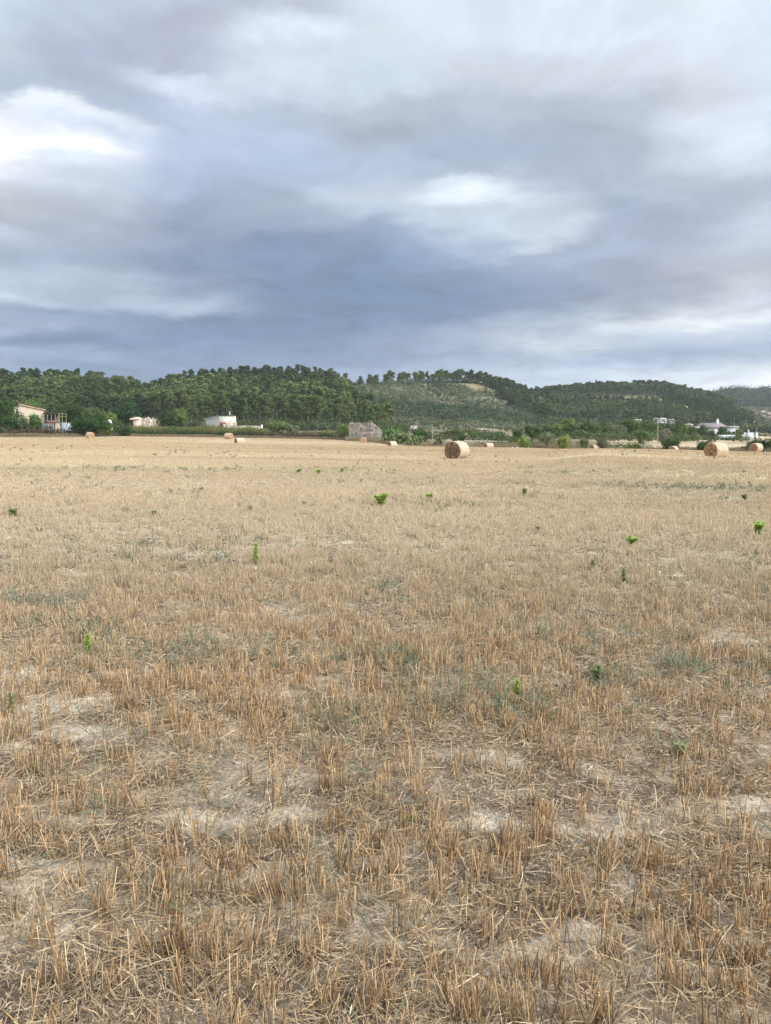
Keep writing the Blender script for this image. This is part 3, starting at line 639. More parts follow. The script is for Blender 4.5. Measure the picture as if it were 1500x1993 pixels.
for n_, (vis, x, y, p, a, ridge, s) in enumerate(info):
    rz = g0.random() * 6.28; um = (ridge and a != 'left') or (a == 'right' and g0.random() < .4); f = 0.92 + .3 * g0.random()
    if n_ < NI:
        lb, gr = lab[(a, int(ridge))]
        place_plant('pine_tree', UMB[g0.integers(5)] if um else PINES[g0.integers(7)], x, y, s * f, s, rz, lb, 'pine tree', gr, dz=-.3, tint=stand_tint(x, y, a, ridge))
    else:
        (tv, tq, tk), (cv, cq, ck) = LOWT[g0.integers(4, 6) if um else g0.integers(0, 4)]
        c_, s_ = math.cos(rz), math.sin(rz); M3 = np.array([[c_, s_, 0], [-s_, c_, 0], [0, 0, 1]]); z = gz(x, y) - .3; tint = stand_tint(x, y, a, ridge) * (.9 + .2 * g0.random())
        wood.add(tv @ M3 * (s * f, s * f, s) + (x, y, z), tq, tk); wood.add(cv @ M3 * (s * f, s * f, s) + (x, y, z), cq, ck * tint)
gw = np.random.default_rng(92)
for (vis, x, y, p, a, ridge, s_) in info[::2]:
    if -60 < p < 1560: 
        r_ = gw.uniform(1.8, 3.3); x2, y2 = x + gw.normal() * 1.6, y + gw.normal() * 1.6; z = gz(x2, y2); t_ = stand_tint(x2, y2, a, ridge) * .85
        V_, q_, K_ = leaf_quads(gw, 70, [(x2, y2, z + 2.4), (x2 + r_ * .5, y2, z + 1.8)], np.array([(r_, r_, 2.7), (r_, r_ * .8, 2.0)]), .5, PINE1, PINE2, flat=.4); wood.add(V_, q_, K_ * t_)
tag(wood.build('pine_wood', M_FOREST), 'dense dark pine wood covering the hillsides behind the nearer pines', 'wood', kind='stuff')

# far ridge wood + scrub on the slopes
def shrub_mass(name, label, cat, pts, rad, n, leaf, c1, c2, sd_):
    g = np.random.default_rng(sd_); A = Acc()
    for x, y in pts:
        r = rad * (0.45 + .9 * g.random() ** 1.3); z = gz(x, y); c = np.array([[0, 0, r * .55], [r * .4, 0, r * .5], [-r * .3, r * .3, r * .6]]) + (x, y, z)
        t = .75 + .5 * g.random(); V, q, K = leaf_quads(g, n, c, np.array([[r, r, r * .8], [r * .6] * 3, [r * .6] * 3]), leaf, np.array(c1) * t, np.array(c2) * t, flat=.6)
        A.add(V, q, K)
    o = A.build(name, M_FOREST); tag(o, label, cat, kind='stuff'); return o
px_, Y_ = cand(2600, (1360, 1640), (1230, 1640), lambda p, y: p > 1350, 11)
x, y, p = thin(px_, Y_, 9); shrub_mass('far_wood', 'blue-dark wood on the farthest ridge at right', 'wood', zip(x, y), 8.5, 70, 1.8, (.03, .05, .02), (.07, .095, .035), 12)
def sk(p, y):
    clear = (p > 825) & (p < 965) & (y > 592) & (y < 655)
    fore = (p > 925 + (y < 640) * (640 - y) * 0.75) & (y > 520)
    return (p > 745 - (y - 318) * 0.40) & ~clear & ~fore & (y > 395)
px_, Y_ = cand(9000, (640, 1060), (395, 660), sk, 13)
x, y, p = thin(px_, Y_, 3.1); kk_ = fbm(x, y, 22, 141, 3) > .27 + .07 * sstep(500, 640, y); x, y, p = x[kk_], y[kk_], p[kk_]
shrub_mass('hillside_scrub', 'grey-green scrub dotting the open slope of the middle hill', 'scrub', zip(x, y), 2.1, 50, .42, (.06, .08, .035), (.18, .20, .11), 14)
px_, Y_ = cand(260, (740, 1000), (430, 600), lambda p, y: np.sin(p / 23 + y / 17) > .2, 113)
x, y, p = thin(px_, Y_, 7); shrub_mass('dark_scrub', 'darker tall bushes scattered through the grey-green scrub', 'scrub', zip(x, y), 3.2, 70, .5, (.025, .045, .02), (.07, .10, .04), 114)
px_, Y_ = cand(160, (832, 905), (588, 606), lambda p, y: p > 0, 115)
x, y, p = thin(px_, Y_, 2.5); shrub_mass('clearing_bushes', 'dark band of bushes crossing the straw clearing', 'scrub', zip(x, y), 2.0, 50, .4, (.03, .05, .022), (.08, .11, .05), 116)
px_, Y_ = cand(3200, (700, 1500), (425, 500), lambda p, y: (y > 432 + (p > 1050) * 10), 15)
x, y, p = thin(px_, Y_, 5.5); shrub_mass('foothill_trees', 'dark olive and carob growth along the foot of the hills', 'scrub', zip(x, y), 4.3, 90, .6, (.03, .05, .025), (.085, .115, .05), 16)
px_, Y_ = cand(3000, (1040, 1540), (500, 1200), lambda p, y: ((y > 705) & (y < 780) & (p < 1330)) | ((p > 1380) & (y > 640)), 17)
x, y, p = thin(px_, Y_, 7); shrub_mass('heath', 'brownish heath and bushes on the right hill', 'scrub', zip(x, y), 3.0, 40, .6, (.06, .075, .03), (.14, .14, .06), 18)
px_, Y_ = cand(3500, (-150, 790), (262, 330), lambda p, y: y > 268 + 8 * np.sin(p / 50), 19)
x, y, p = thin(px_, Y_, 3.3); shrub_mass('forest_edge_brush', 'low brush along the foot of the left pine wood', 'scrub', zip(x, y), 2.6, 80, .35, (.035, .055, .02), (.10, .12, .05), 20)
px_, Y_ = cand(2200, (700, 1500), (150, 425), lambda p, y: (np.sin(p / 19 + y / 31) > .55 - (p < 1230) * .6) & (y > 215 - (p < 1000) * 50), 21)
x, y, p = thin(px_, Y_, 3); shrub_mass('field_bushes', 'scattered low bushes between the dry plots', 'scrub', zip(x, y), 1.2, 60, .2, (.05, .07, .025), (.13, .14, .06), 22)
# small bushes in the straw clearing
# ---------------------------------------------------------------- trees and bushes one can point at
DK1, DK2 = (0.030, 0.060, 0.018), (0.095, 0.155, 0.040)
MD1, MD2 = (0.065, 0.105, 0.028), (0.17, 0.235, 0.065)
LT1, LT2 = (0.13, 0.20, 0.04), (0.30, 0.39, 0.10)
OL1, OL2 = (0.08, 0.105, 0.05), (0.19, 0.215, 0.115)
GRY1, GRY2 = (0.13, 0.12, 0.085), (0.26, 0.23, 0.17)
PL = [  # name, px, Y, top row, width px, palette, trunk share, label
 ('broadleaf_tree', 4, 186, 757, 82, 'DK', .05, 'tall dark spreading tree at the far left edge beside the cream house'),
 ('broadleaf_tree', 62, 232, 764, 50, 'MD', .1, 'mid-green tree rising behind the roof of the cream house'),
 ('bush', 26, 176, 808, 50, 'DK', .0, 'dark leafy bush left of the cream house wall'),
 ('bush', 46, 174, 799, 22, 'OL', .05, 'narrow bush against the left end of the cream house wall'),
 ('bush', 68, 173, 804, 38, 'MD', .05, 'rounded bush in front of the middle of the cream house wall'),
 ('broadleaf_tree', 142, 226, 774, 64, 'FG', .1, 'broad dark tree behind the blue and white tank'),
 ('broadleaf_tree', 186, 212, 785, 54, 'MD', .1, 'lighter olive-green tree behind the big fig'),
 ('broadleaf_tree', 246, 232, 779, 54, 'FG', .22, 'spreading tree with visible trunk left of the small pink shed'),
 ('bush', 218, 218, 801, 34, 'MD', .05, 'dull green bush between the fig and the spreading tree'),
 ('fig_tree', 174, 173, 804, 86, 'FG', .0, 'large dark green fig tree at the field edge behind a bale'),
 ('bush', 208, 172, 818, 40, 'MD', .0, 'yellowish green bush adjoining the right side of the big fig'),
 ('bush', 241, 182, 826, 40, 'DK', .0, 'dense green bush at the field edge right of the fig'),
 ('broadleaf_tree', 350, 240, 787, 48, 'MD', .08, 'light green rounded tree right of the rocky bank'),
 ('broadleaf_tree', 327, 226, 797, 44, 'FG', .05, 'dark green round tree beside the rocky bank'),
 ('bush', 378, 236, 814, 26, 'OL', .0, 'grey-green round bush left of the white building'),
 ('bush', 396, 238, 819, 18, 'OL', .0, 'small grey-green bush touching the white building'),
 ('bush', 336, 204, 825, 34, 'MD', .0, 'bright bush in the hedge below the rocky bank'),
 ('bush', 536, 236, 815, 52, 'MD', .0, 'large bright green bush right of the white building'),
 ('bush', 564, 234, 823, 34, 'OL', .0, 'pale green bush adjoining the large bright bush'),
 ('bush', 590, 268, 822, 24, 'OL', .0, 'first small olive bush of the row before the pine wood'),
 ('bush', 611, 268, 821, 24, 'OL', .0, 'second small olive bush of the row before the pine wood'),
 ('bush', 632, 270, 823, 22, 'OL', .0, 'third small olive bush of the row before the pine wood'),
 ('bush', 668, 222, 821, 30, 'MD', .0, 'rounded bush left of the ruined stone hut'),
 ('bush', 640, 193, 834, 24, 'LT', .0, 'low vivid green bush in the hedge left of the stone hut'),
 ('bush', 507, 206, 838, 40, 'DK', .0, 'dark green bramble in the hedge right of the two left bales'),
 ('bush', 762, 172, 826, 56, 'MD', .0, 'green bush growing over the right side of the stone hut'),
 ('bush', 818, 154, 835, 42, 'DK', .0, 'dark bush at the right end of the prickly pears'),
 ('bush', 853, 138, 847, 20, 'MD', .0, 'small round bush beside the leaning thin pole'),
 ('bush', 885, 214, 832, 44, 'DK', .0, 'flat dark bush beyond the big central bale'),
 ('bush', 899, 162, 842, 14, 'DK', .0, 'small dark shrub right above the big central bale'),
 ('bush', 886, 160, 847, 14, 'MD', .0, 'small green shrub left of the dark shrub above the central bale'),
 ('bush', 922, 236, 836, 34, 'MD', .0, 'green bush at the left end of the distant green row'),
 ('bush', 947, 240, 838, 30, 'OL', .0, 'grey-green bush in the middle of the distant green row'),
 ('bush', 971, 238, 838, 26, 'MD', .0, 'green bush at the right end of the distant green row'),
 ('broadleaf_tree', 1006, 172, 829, 26, 'DK', .1, 'dark conical tree left of the tree belt'),
 ('broadleaf_tree', 1036, 178, 820, 42, 'DK', .08, 'dark broad tree at the left end of the tree belt'),
 ('olive_tree', 1064, 134, 834, 40, 'OL', .2, 'grey-green olive tree standing in front of the tree belt'),
 ('bush', 1019, 132, 846, 28, 'LT', .0, 'yellow-green bush at the field edge left of the olive tree'),
 ('bush', 1026, 128, 855, 14, 'LT', .0, 'small vivid green bush just left of the olive tree'),
 ('bush', 1097, 126, 844, 30, 'LT', .04, 'bright green round bush right of the olive tree'),
 ('bush', 1138, 125, 848, 22, 'MD', .0, 'square green bush left of the half-hidden bale'),
 ('bush', 1174, 130, 843, 34, 'OL', .05, 'sparse grey-green bush right of the half-hidden bale'),
 ('broadleaf_tree', 1084, 244, 820, 52, 'MD', .06, 'first tree of the dark belt right of the olive'),
 ('broadleaf_tree', 1103, 270, 807, 32, 'MD', .1, 'taller light green tree peaking above the tree belt'),
 ('broadleaf_tree', 1118, 242, 821, 50, 'DK', .06, 'dark tree of the belt behind the bright green bush'),
 ('broadleaf_tree', 1146, 240, 819, 50, 'DK', .06, 'dark tree of the belt behind the square green bush'),
 ('broadleaf_tree', 1172, 242, 820, 47, 'DK', .06, 'dark tree of the belt behind the sparse bush'),
 ('broadleaf_tree', 1198, 241, 822, 47, 'OL', .06, 'olive-toned tree of the belt left of the white bale'),
 ('broadleaf_tree', 1224, 248, 812, 47, 'DK', .06, 'dark tree of the belt behind the white bale'),
 ('broadleaf_tree', 1066, 200, 822, 34, 'DK', .06, 'dark tree of the belt right behind the olive tree'),
 ('broadleaf_tree', 1131, 256, 818, 42, 'MD', .06, 'mid-green tree squeezed in the middle of the tree belt'),
 ('broadleaf_tree', 1160, 258, 816, 42, 'OL', .06, 'olive-toned tree behind the middle of the tree belt'),
 ('broadleaf_tree', 1186, 257, 817, 42, 'DK', .06, 'dark tree at the back of the tree belt above the half-hidden bale'),
 ('broadleaf_tree', 1212, 260, 818, 42, 'MD', .06, 'mid-green tree at the back of the belt above the white bale'),
 ('broadleaf_tree', 1242, 262, 813, 42, 'DK', .06, 'dark tree directly behind the almond tree crown'),
 ('broadleaf_tree', 1281, 270, 820, 40, 'DK', .06, 'dark tree behind the bare pale pole'),
 ('broadleaf_tree', 1310, 272, 826, 37, 'MD', .06, 'mid-green tree between the two houses above the round bush'),
 ('almond_tree', 1252, 123, 832, 50, 'MD', .42, 'almond tree with bare forked trunk at the field edge'),
 ('bush', 1232, 121.5, 862, 36, 'MD', .0, 'low green bush at the foot of the almond tree'),
 ('broadleaf_tree', 1266, 254, 818, 45, 'DK', .06, 'dark tree behind the right side of the almond tree'),
 ('broadleaf_tree', 1296, 262, 823, 37, 'DK', .06, 'dark tree below the flat-roofed pale house'),
 ('broadleaf_tree', 1322, 258, 820, 47, 'DK', .06, 'wide dark tree right of the flat-roofed pale house'),
 ('broadleaf_tree', 1348, 264, 824, 37, 'DK', .06, 'dark tree just left of the white farmhouse'),
 ('dead_bush', 1292, 182, 830, 36, 'GRY', .0, 'grey leafless bush above the round dark bush'),
 ('bush', 1306, 124.5, 848, 42, 'DK', .0, 'round dark green bush at the field edge above a sunken bale'),
 ('bush', 1377, 126, 851, 44, 'DK', .0, 'dark green bush directly behind the large right bale'),
 ('bush', 1474, 126, 850, 50, 'DK', .0, 'dark fig bush behind the bale at the right edge'),
 ('bush', 1505, 125, 849, 36, 'MD', .0, 'green bush cut off by the right edge of the picture'),
 ('broadleaf_tree', 1405, 268, 826, 20, 'DK', .1, 'dark small tree before the white farmhouse wall'),
 ('broadleaf_tree', 1450, 300, 822, 26, 'OL', .1, 'tree beside the white farmhouse gateway'),
 ('broadleaf_tree', 1366, 262, 826, 24, 'DK', .06, 'dark tree covering the left end of the white farmhouse'),
 ('broadleaf_tree', 1440, 268, 829, 18, 'OL', .08, 'grey-green tree covering the right end of the farmhouse porch'),
 ('bush', 1378, 266, 833, 24, 'OL', .0, 'grey-green bush before the left half of the farmhouse wall'),
 ('bush', 1391, 264, 834, 18, 'DK', .0, 'dark bush before the middle of the farmhouse wall'),
 ('bush', 1421, 264, 836, 14, 'MD', .0, 'small bush in front of the farmhouse porch wing'),
 ('bush', 1352, 262, 834, 22, 'OL', .0, 'low bush at the left corner of the white farmhouse'),
 ('bush', 1436, 262, 836, 18, 'MD', .0, 'low bush at the right corner of the white farmhouse'),
]
PALS = {'FG': ((.018, .040, .012), (.062, .108, .030)), 'DK': (DK1, DK2), 'MD': (MD1, MD2), 'LT': (LT1, LT2), 'OL': (OL1, OL2), 'GRY': (GRY1, GRY2)}
for k, (nm, px, Y, top, wpx, pal, tk, lb) in enumerate(PL):
    x = xpx(px, Y); z0 = gz(x, Y); H = max(zrow(top, Y) - z0, 0.8); Wd = wpx * Y / F
    leaf = max(0.13, min(0.26, Y / 1500 * 1.6)); n = int(min(5200, max(350, (Wd * H * 2.2 + Wd * Wd) / (leaf * leaf) * 1.1)))
    sp = nm in ('olive_tree', 'almond_tree', 'dead_bush') or 'sparse' in lb
    if sp: n = int(n * .5)
    t = T_(blob_template(500 + k, n, leaf, *PALS[pal], H=H * .97, Wd=Wd, trunk=tk, sparse=sp, bark=(.30, .26, .21) if nm in ('almond_tree', 'dead_bush') else (.16, .13, .10)))
    cat = nm.replace('_', ' '); 
    place_plant(nm, t, x, Y, 1, 1, 0, lb, cat, trunk='stem' if tk == 0 else 'trunk', crown='foliage' if tk == 0 else 'crown')

# cypress on the right hill
def cypress(px, Y, top, wpx, lb):
    x = xpx(px, Y, 750); H = zrow(top, Y) - gz(x, Y); W_ = wpx * Y / F; g = np.random.default_rng(int(px)); A = Acc()
    A.tube([(0, 0, 0), (0, 0, H * .5)], [.2, .1], 6, (.2, .16, .12))
    zs = np.linspace(.12, .93, 8); cs = [(0, 0, H * z) for z in zs]; rs = [(W_ / 2 * (1 - abs(z - .45) * 1.1), W_ / 2 * (1 - abs(z - .45) * 1.1), H * .1) for z in zs]
    place_plant('cypress_tree', T_((A.get(), leaf_quads(g, 500, cs, np.array(rs), .5, DK1, (.04, .06, .025), flat=.5))), x, Y, 1, 1, 0, lb, 'cypress tree')
cypress(1160, 862, 740, 8, 'dark slim cypress standing beside the hilltop ruin on the right hill')

# palm beside the farmhouse
def palm(px, Y, top, lb):
    x = xpx(px, Y); z0 = gz(x, Y); H = zrow(top, Y) - z0; e = empty('palm_tree', (x, Y, z0), 0, lb, 'palm tree'); g = np.random.default_rng(4)
    A = Acc(); A.tube([(0, 0, 0), (.05, 0, H * .5), (0, 0, H * .8)], [.25, .2, .18], 8, (.25, .19, .13)); A.build('trunk', M_BARK, e)
    A = Acc()
    for k in range(26):
        a = g.random() * 6.28; el_ = g.uniform(-.3, 1.2); L_ = 1.9; c = np.array([math.cos(a), math.sin(a), 0]); pts = [np.array([0, 0, H * .8]) + c * L_ * t * math.cos(el_) + np.array([0, 0, L_ * (math.sin(el_) * t - .55 * t * t)]) for t in np.linspace(0, 1, 6)]
        s = np.array([-math.sin(a), math.cos(a), 0]); V = []; 
        for i_, p_ in enumerate(pts): w = .28 * math.sin(math.pi * (.12 + .85 * i_ / 5)); V += [p_ - s * w - [0, 0, .08], p_, p_ + s * w - [0, 0, .08]]
        A.add(V, [q for i_ in range(5) for q in ((i_ * 3, i_ * 3 + 1, i_ * 3 + 4, i_ * 3 + 3), (i_ * 3 + 1, i_ * 3 + 2, i_ * 3 + 5, i_ * 3 + 4))], np.array(MD2) * g.uniform(.6, 1.1))
    A.build('frond', M_LEAF, e); e.children[-1].name = 'crown'
palm(1471, 300, 818, 'small palm tree behind the low white wall at far right')

# hedges: brambles and tall grass at the field edge
def hedge(name, label, cat, pxr, dY, h, wdt, n_per, leaf, c1, c2, sd_, gaps=None, flat=.5):
    g = np.random.default_rng(sd_); A = Acc(); p = pxr[0]
    while p < pxr[1]:
        Y = float(edge_Y(p)) + dY + g.normal() * .8; x = xpx(p, Y); hh = h * (0.55 + .75 * float(fbm(x, Y, 5, sd_, 3))) * g.uniform(.8, 1.15); r = wdt * g.uniform(.6, 1.1)
        if not (gaps and any(a < p < b for a, b in gaps)):
            t = float(sstep(.4, .6, fbm(x, Y, 6, sd_ + 3, 2))); k1 = np.array(c1) * (1 - t) + np.array(c2) * t
            z = gz(x, Y); V, q, K = leaf_quads(g, n_per, [(x, Y, z + hh * .45), (x + r * .4, Y + .4, z + hh * .4)], np.array([(r, r * .8, hh * .55), (r * .8, r * .8, hh * .45)]), leaf, k1 * .7, k1 * 1.35, flat=flat)
            V[:, 2] = np.maximum(V[:, 2], z - .1); A.add(V, q, K)
        p += r * 1.1 / Y * F
    o = A.build(name, M_FOREST); tag(o, label, cat, kind='stuff')
g_ = np.random.default_rng(66)
rp_ = [(xpx(p, Y, 760), Y) for p, Y in [(p, Yr + dy) for a, b, Yr in ((705, 1040, 628), (1040, 1345, 846), (300, 705, 528)) for p in np.arange(a, b, 4.0) for dy in (g_.uniform(-6, 6), g_.uniform(6, 30))]]
shrub_mass('ridge_brush', 'dark undergrowth below the ridge pines', 'scrub', rp_, 2.6, 60, .5, (.03, .05, .02), (.08, .11, .04), 67)
hedge('hedgerow', 'tangled brown and green brambles along the left field edge', 'hedgerow', (-250, 672), 2.5, 2.0, 1.4, 190, .17, (.11, .08, .05), (.04, .07, .02), 31, flat=.6)
hedge('rear_hedge', 'second tangled bramble line behind the left hedge', 'hedgerow', (455, 690), 14, 2.2, 1.6, 190, .18, (.10, .09, .05), (.055, .09, .025), 36, flat=.6)
hedge('rear_hedge', 'green bramble line on the plot before the middle hill', 'hedgerow', (830, 1010), 52, 1.5, 1.6, 170, .18, (.10, .10, .05), (.06, .10, .03), 37, flat=.6)
hedge('belt_undergrowth', 'green undergrowth below the tree belt on the right', 'brush', (1030, 1360), 96, 3.0, 2.2, 200, .24, (.05, .08, .025), (.11, .15, .05), 38, flat=.6)
hedge('belt_undergrowth', 'green undergrowth before the white farmhouse', 'brush', (1330, 1440), 118, 1.5, 1.6, 150, .2, (.06, .08, .03), (.12, .15, .05), 39, flat=.6)
hedge('belt_undergrowth', 'mixed bushes along the far bank between olive tree and reeds', 'brush', (985, 1270), 7, 2.3, 1.3, 150, .16, (.24, .22, .11), (.10, .14, .04), 40, flat=.6)
hedge('bank_brush', 'low dry brush behind the right field edge', 'brush', (835, 1700), 3, 1.15, 1.3, 120, .15, (.26, .20, .12), (.13, .14, .06), 32, gaps=[(1385, 1440)])
def tall_grass(name, label, pxr, Yf, h, n, c1, c2, sd_):
    g = np.random.default_rng(sd_); px = g.uniform(*pxr, n); Y = Yf(px) + g.normal(size=n) * 1.4; x = (px - 750) / F * Y; z = ground_z(x, Y)
    hh = h * (.6 + .6 * fbm(x, Y, 3, sd_, 2)) * g.uniform(.6, 1.1, n); ln = g.normal(size=(n, 2)) * .12
    B = np.stack([x, Y, z - .05], 1); Tp = B + np.stack([ln[:, 0] * hh, ln[:, 1] * hh, hh], 1); t = g.random((n, 1))
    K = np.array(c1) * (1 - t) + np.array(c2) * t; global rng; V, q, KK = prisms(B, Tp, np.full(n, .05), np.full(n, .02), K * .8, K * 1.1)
    tag(np_mesh(name, V, q, KK, M_FOREST), label, 'tall grass', kind='stuff')
tall_grass('tall_grass', 'yellow-green tall grass and fennel behind the hedge at left', (255, 520), lambda p: edge_Y(p) + 8, 2.7, 6000, (.27, .26, .10), (.17, .20, .06), 41)
tall_grass('dry_grass', 'dry straw-coloured grass at the foot of the brambles', (-200, 760), lambda p: edge_Y(p) + .6, .75, 9000, (.38, .28, .17), (.24, .18, .11), 42)
tall_grass('hut_grass', 'dry grass growing at the foot of the stone hut', (672, 750), lambda p: 163.5 + p * 0, .9, 1500, (.40, .31, .2), (.24, .2, .12), 47)
tall_grass('reeds', 'yellow-green reeds behind the small far bale at centre right', (955, 1060), lambda p: edge_Y(p) + 5, 1.1, 4000, (.27, .24, .11), (.18, .18, .075), 43)
tall_grass('verge_grass', 'pale dry grass along the right field edge', (820, 1650), lambda p: edge_Y(p) + 2.5, .95, 16000, (.42, .32, .20), (.28, .23, .14), 44)

# bright green field plants (each one thing)
PLANTS = [(498,1098,44,20,'tall bright green leafy weed standing alone left of centre'),(172,1280,46,24,'bright green weed on the left, nearer than the tall upright one'),(22,1398,56,22,'green weed at the left border of the picture'),
 (740,988,28,34,'wide bright green weed in mid field left of a smaller one'),(836,976,16,20,'small bright weed just right of the wide mid-field weed'),(1230,1062,18,26,'bright green round weed right of centre'),
 (1474,1044,30,28,'bright green weed near the right border'),(1213,1142,40,18,'thin pale green weed below the round weed at right'),(1338,1246,26,16,'small green weed at lower right beside bare soil'),
 (619,926,13,12,'tiny bright weed in the far part of the field'),(594,988,12,14,'tiny weed left of the wide mid-field weed'),(638,1004,14,10,'tiny upright weed below and left of the wide mid-field weed'),
 (488,998,14,12,'tiny weed above the tall upright weed'),(297,1006,14,18,'small dull green weed left of centre'),(28,1008,20,20,'small dull green weed near the left border'),
 (1020,966,16,16,'dark small weed in mid field right of centre'),(1152,1112,24,14,'thin upright dull weed left of the thin pale one'),(1160,1330,40,40,'bushy grey-green weed amid the dark weedy patch at right'),
 (1005,1362,44,26,'fresh green weed at the centre of the weedy patch'),(1208,1400,22,20,'small leafy weed at the lower edge of the weedy patch'),(795,1612,22,42,'low green rosette in the near stubble'),
 (1330,1478,36,44,'low sprawling green weed on bare soil at right'),(665,922,12,10,'tiny weed right of the tiny far bright weed'),(1044,1038,16,12,'small faint weed right of centre'),(392,958,10,10,'speck of green weed in the far left field'),
 (580,922,10,14,'speck of green weed left of the tiny far bright weed'),(1450,975,14,16,'dull weed in the far right of the field')]
def weed(px, row, hpx, wpx, lb, k):
    d = ray(px, row); x, y = flat_pt(px, row); 
    for _ in range(6): s = (EYE - gz(x, y)) / -d[2]; x, y = d[0] * s, d[1] * s
    z = gz(x, y); H = hpx * y / F * 1.02; Wd = wpx * 1.2 * y / F; g = np.random.default_rng(900 + k)
    e = empty('green_weed', (x, y, z), 0, lb, 'weed', None); st = Acc(); lf = Acc(); low = hpx < wpx
    ns = 1 if hpx > wpx * 1.6 else 6
    bright = 'bright' in lb or 'fresh' in lb or 'vivid' in lb
    c1, c2 = ((.30, .40, .08), (.58, .70, .22)) if bright else ((.24, .28, .12), (.44, .46, .25))
    for s_ in range(ns):
        a = g.random() * 6.28; tl = 0 if ns == 1 else (Wd * .38 * g.uniform(.3, 1)); top = np.array([math.cos(a) * tl, math.sin(a) * tl, H * g.uniform(.7, .95) if ns > 1 else H * .95])
        st.tube([(0, 0, -.01), top * (.4, .4, .5), top], [.004, .0035, .002], 5, (.14, .17, .06))
        m = int((170 if ns == 1 else 80)); t = g.random(m) * .9 + .08; aa = g.random(m) * 6.28; base = top[None] * np.stack([t ** 1.3, t ** 1.3, t], 1)
        L_ = np.minimum(Wd * .5, .16) * (1.05 - .45 * t) * g.uniform(.6, 1.1, m) if ns == 1 else Wd * .3 * g.uniform(.5, 1, m); up = .5 + g.random(m) * .7
        dr = unit(np.stack([np.cos(aa), np.sin(aa), up], 1)); P1 = base + dr * (L_ * .5)[:, None]; P2 = base + dr * L_[:, None] - np.array((0, 0, 1)) * (L_ * .25)[:, None]
        tt = g.random((m, 1)); V, q, K = ribbons(base, P1, P2, L_ * .10 + .0003 * y, np.array(c1) * (1 - tt) + np.array(c2) * tt); lf.add(V, q, K)
    st.build('stem', M_WEED, e); lf.build('leaves', M_WEED, e)
for k, w_ in enumerate(PLANTS): weed(*w_, k)

# prickly pears
def prickly(px, Y, top, wpx, lb, sd_):
    g = np.random.default_rng(sd_); x = xpx(px, Y); z0 = gz(x, Y); H = zrow(top, Y) - z0; W_ = wpx * Y / F; e = empty('prickly_pear', (x, Y, z0), 0, lb, 'cactus'); A = Acc(); St = Acc()
    def pad(c, u_, v_, a, b, t, col):
        n_ = np.cross(u_, v_); V = []; Qs = []
        for s_, sc_ in ((-t, .72), (0, 1), (t, .72)):
            for k in range(8): an = k / 8 * 6.283; V.append(c + u_ * a * sc_ * math.cos(an) + v_ * (b * sc_ * math.sin(an)) + n_ * s_)
        for r_ in range(2):
            for k in range(8): Qs.append((r_ * 8 + k, r_ * 8 + (k + 1) % 8, r_ * 8 + 8 + (k + 1) % 8, r_ * 8 + 8 + k))
        for o_, fl in ((0, 1), (16, 0)):
            for q in ((0, 1, 2, 3), (0, 3, 4, 7), (4, 5, 6, 7)): qq = [o_ + v for v in q]; Qs.append(qq[::-1] if fl else qq)
        A.add(V, Qs, col)
    for c in range(int(W_ * 2.2)):
        bx = g.uniform(-.5, .5) * W_; by = g.normal() * 1.0; lh = H * (1 - 1.1 * abs(bx / W_) ** 1.5) * g.uniform(.7, 1); pos = np.array([bx, by, .15])
        St.tube([(bx, by, -.1), (bx + .1, by, lh * .35), (bx, by, lh * .5)], [.14, .11, .08], 6, (.26, .22, .15))
        for k in range(26):
            zc2 = lh * g.uniform(.22, 1); cc = np.array([bx + g.normal() * .55, by + g.normal() * .45, zc2]); an = g.random() * 6.28; tl = g.uniform(-.5, .5)
            u_ = np.array([math.cos(an), math.sin(an), 0]); v_ = unit(np.array([[-math.sin(an) * tl, math.cos(an) * tl, 1]]))[0]
            t = g.random(); col = np.array((.07, .125, .03)) * (1 - t) + np.array((.20, .26, .09)) * t
            if g.random() < .15: col = np.array((.27, .24, .14))
            pad(cc, u_, v_, .19 * g.uniform(.7, 1.2), .28 * g.uniform(.7, 1.2), .035, col)
    St.build('stem', M_BARK, e); A.build('foliage', M_LEAF, e)
prickly(772, 151, 841, 58, 'wide prickly pear thicket with pale green pads right of the ruined hut', 51)
prickly(813, 147, 847, 30, 'smaller prickly pear clump at the right end of the thicket', 52)

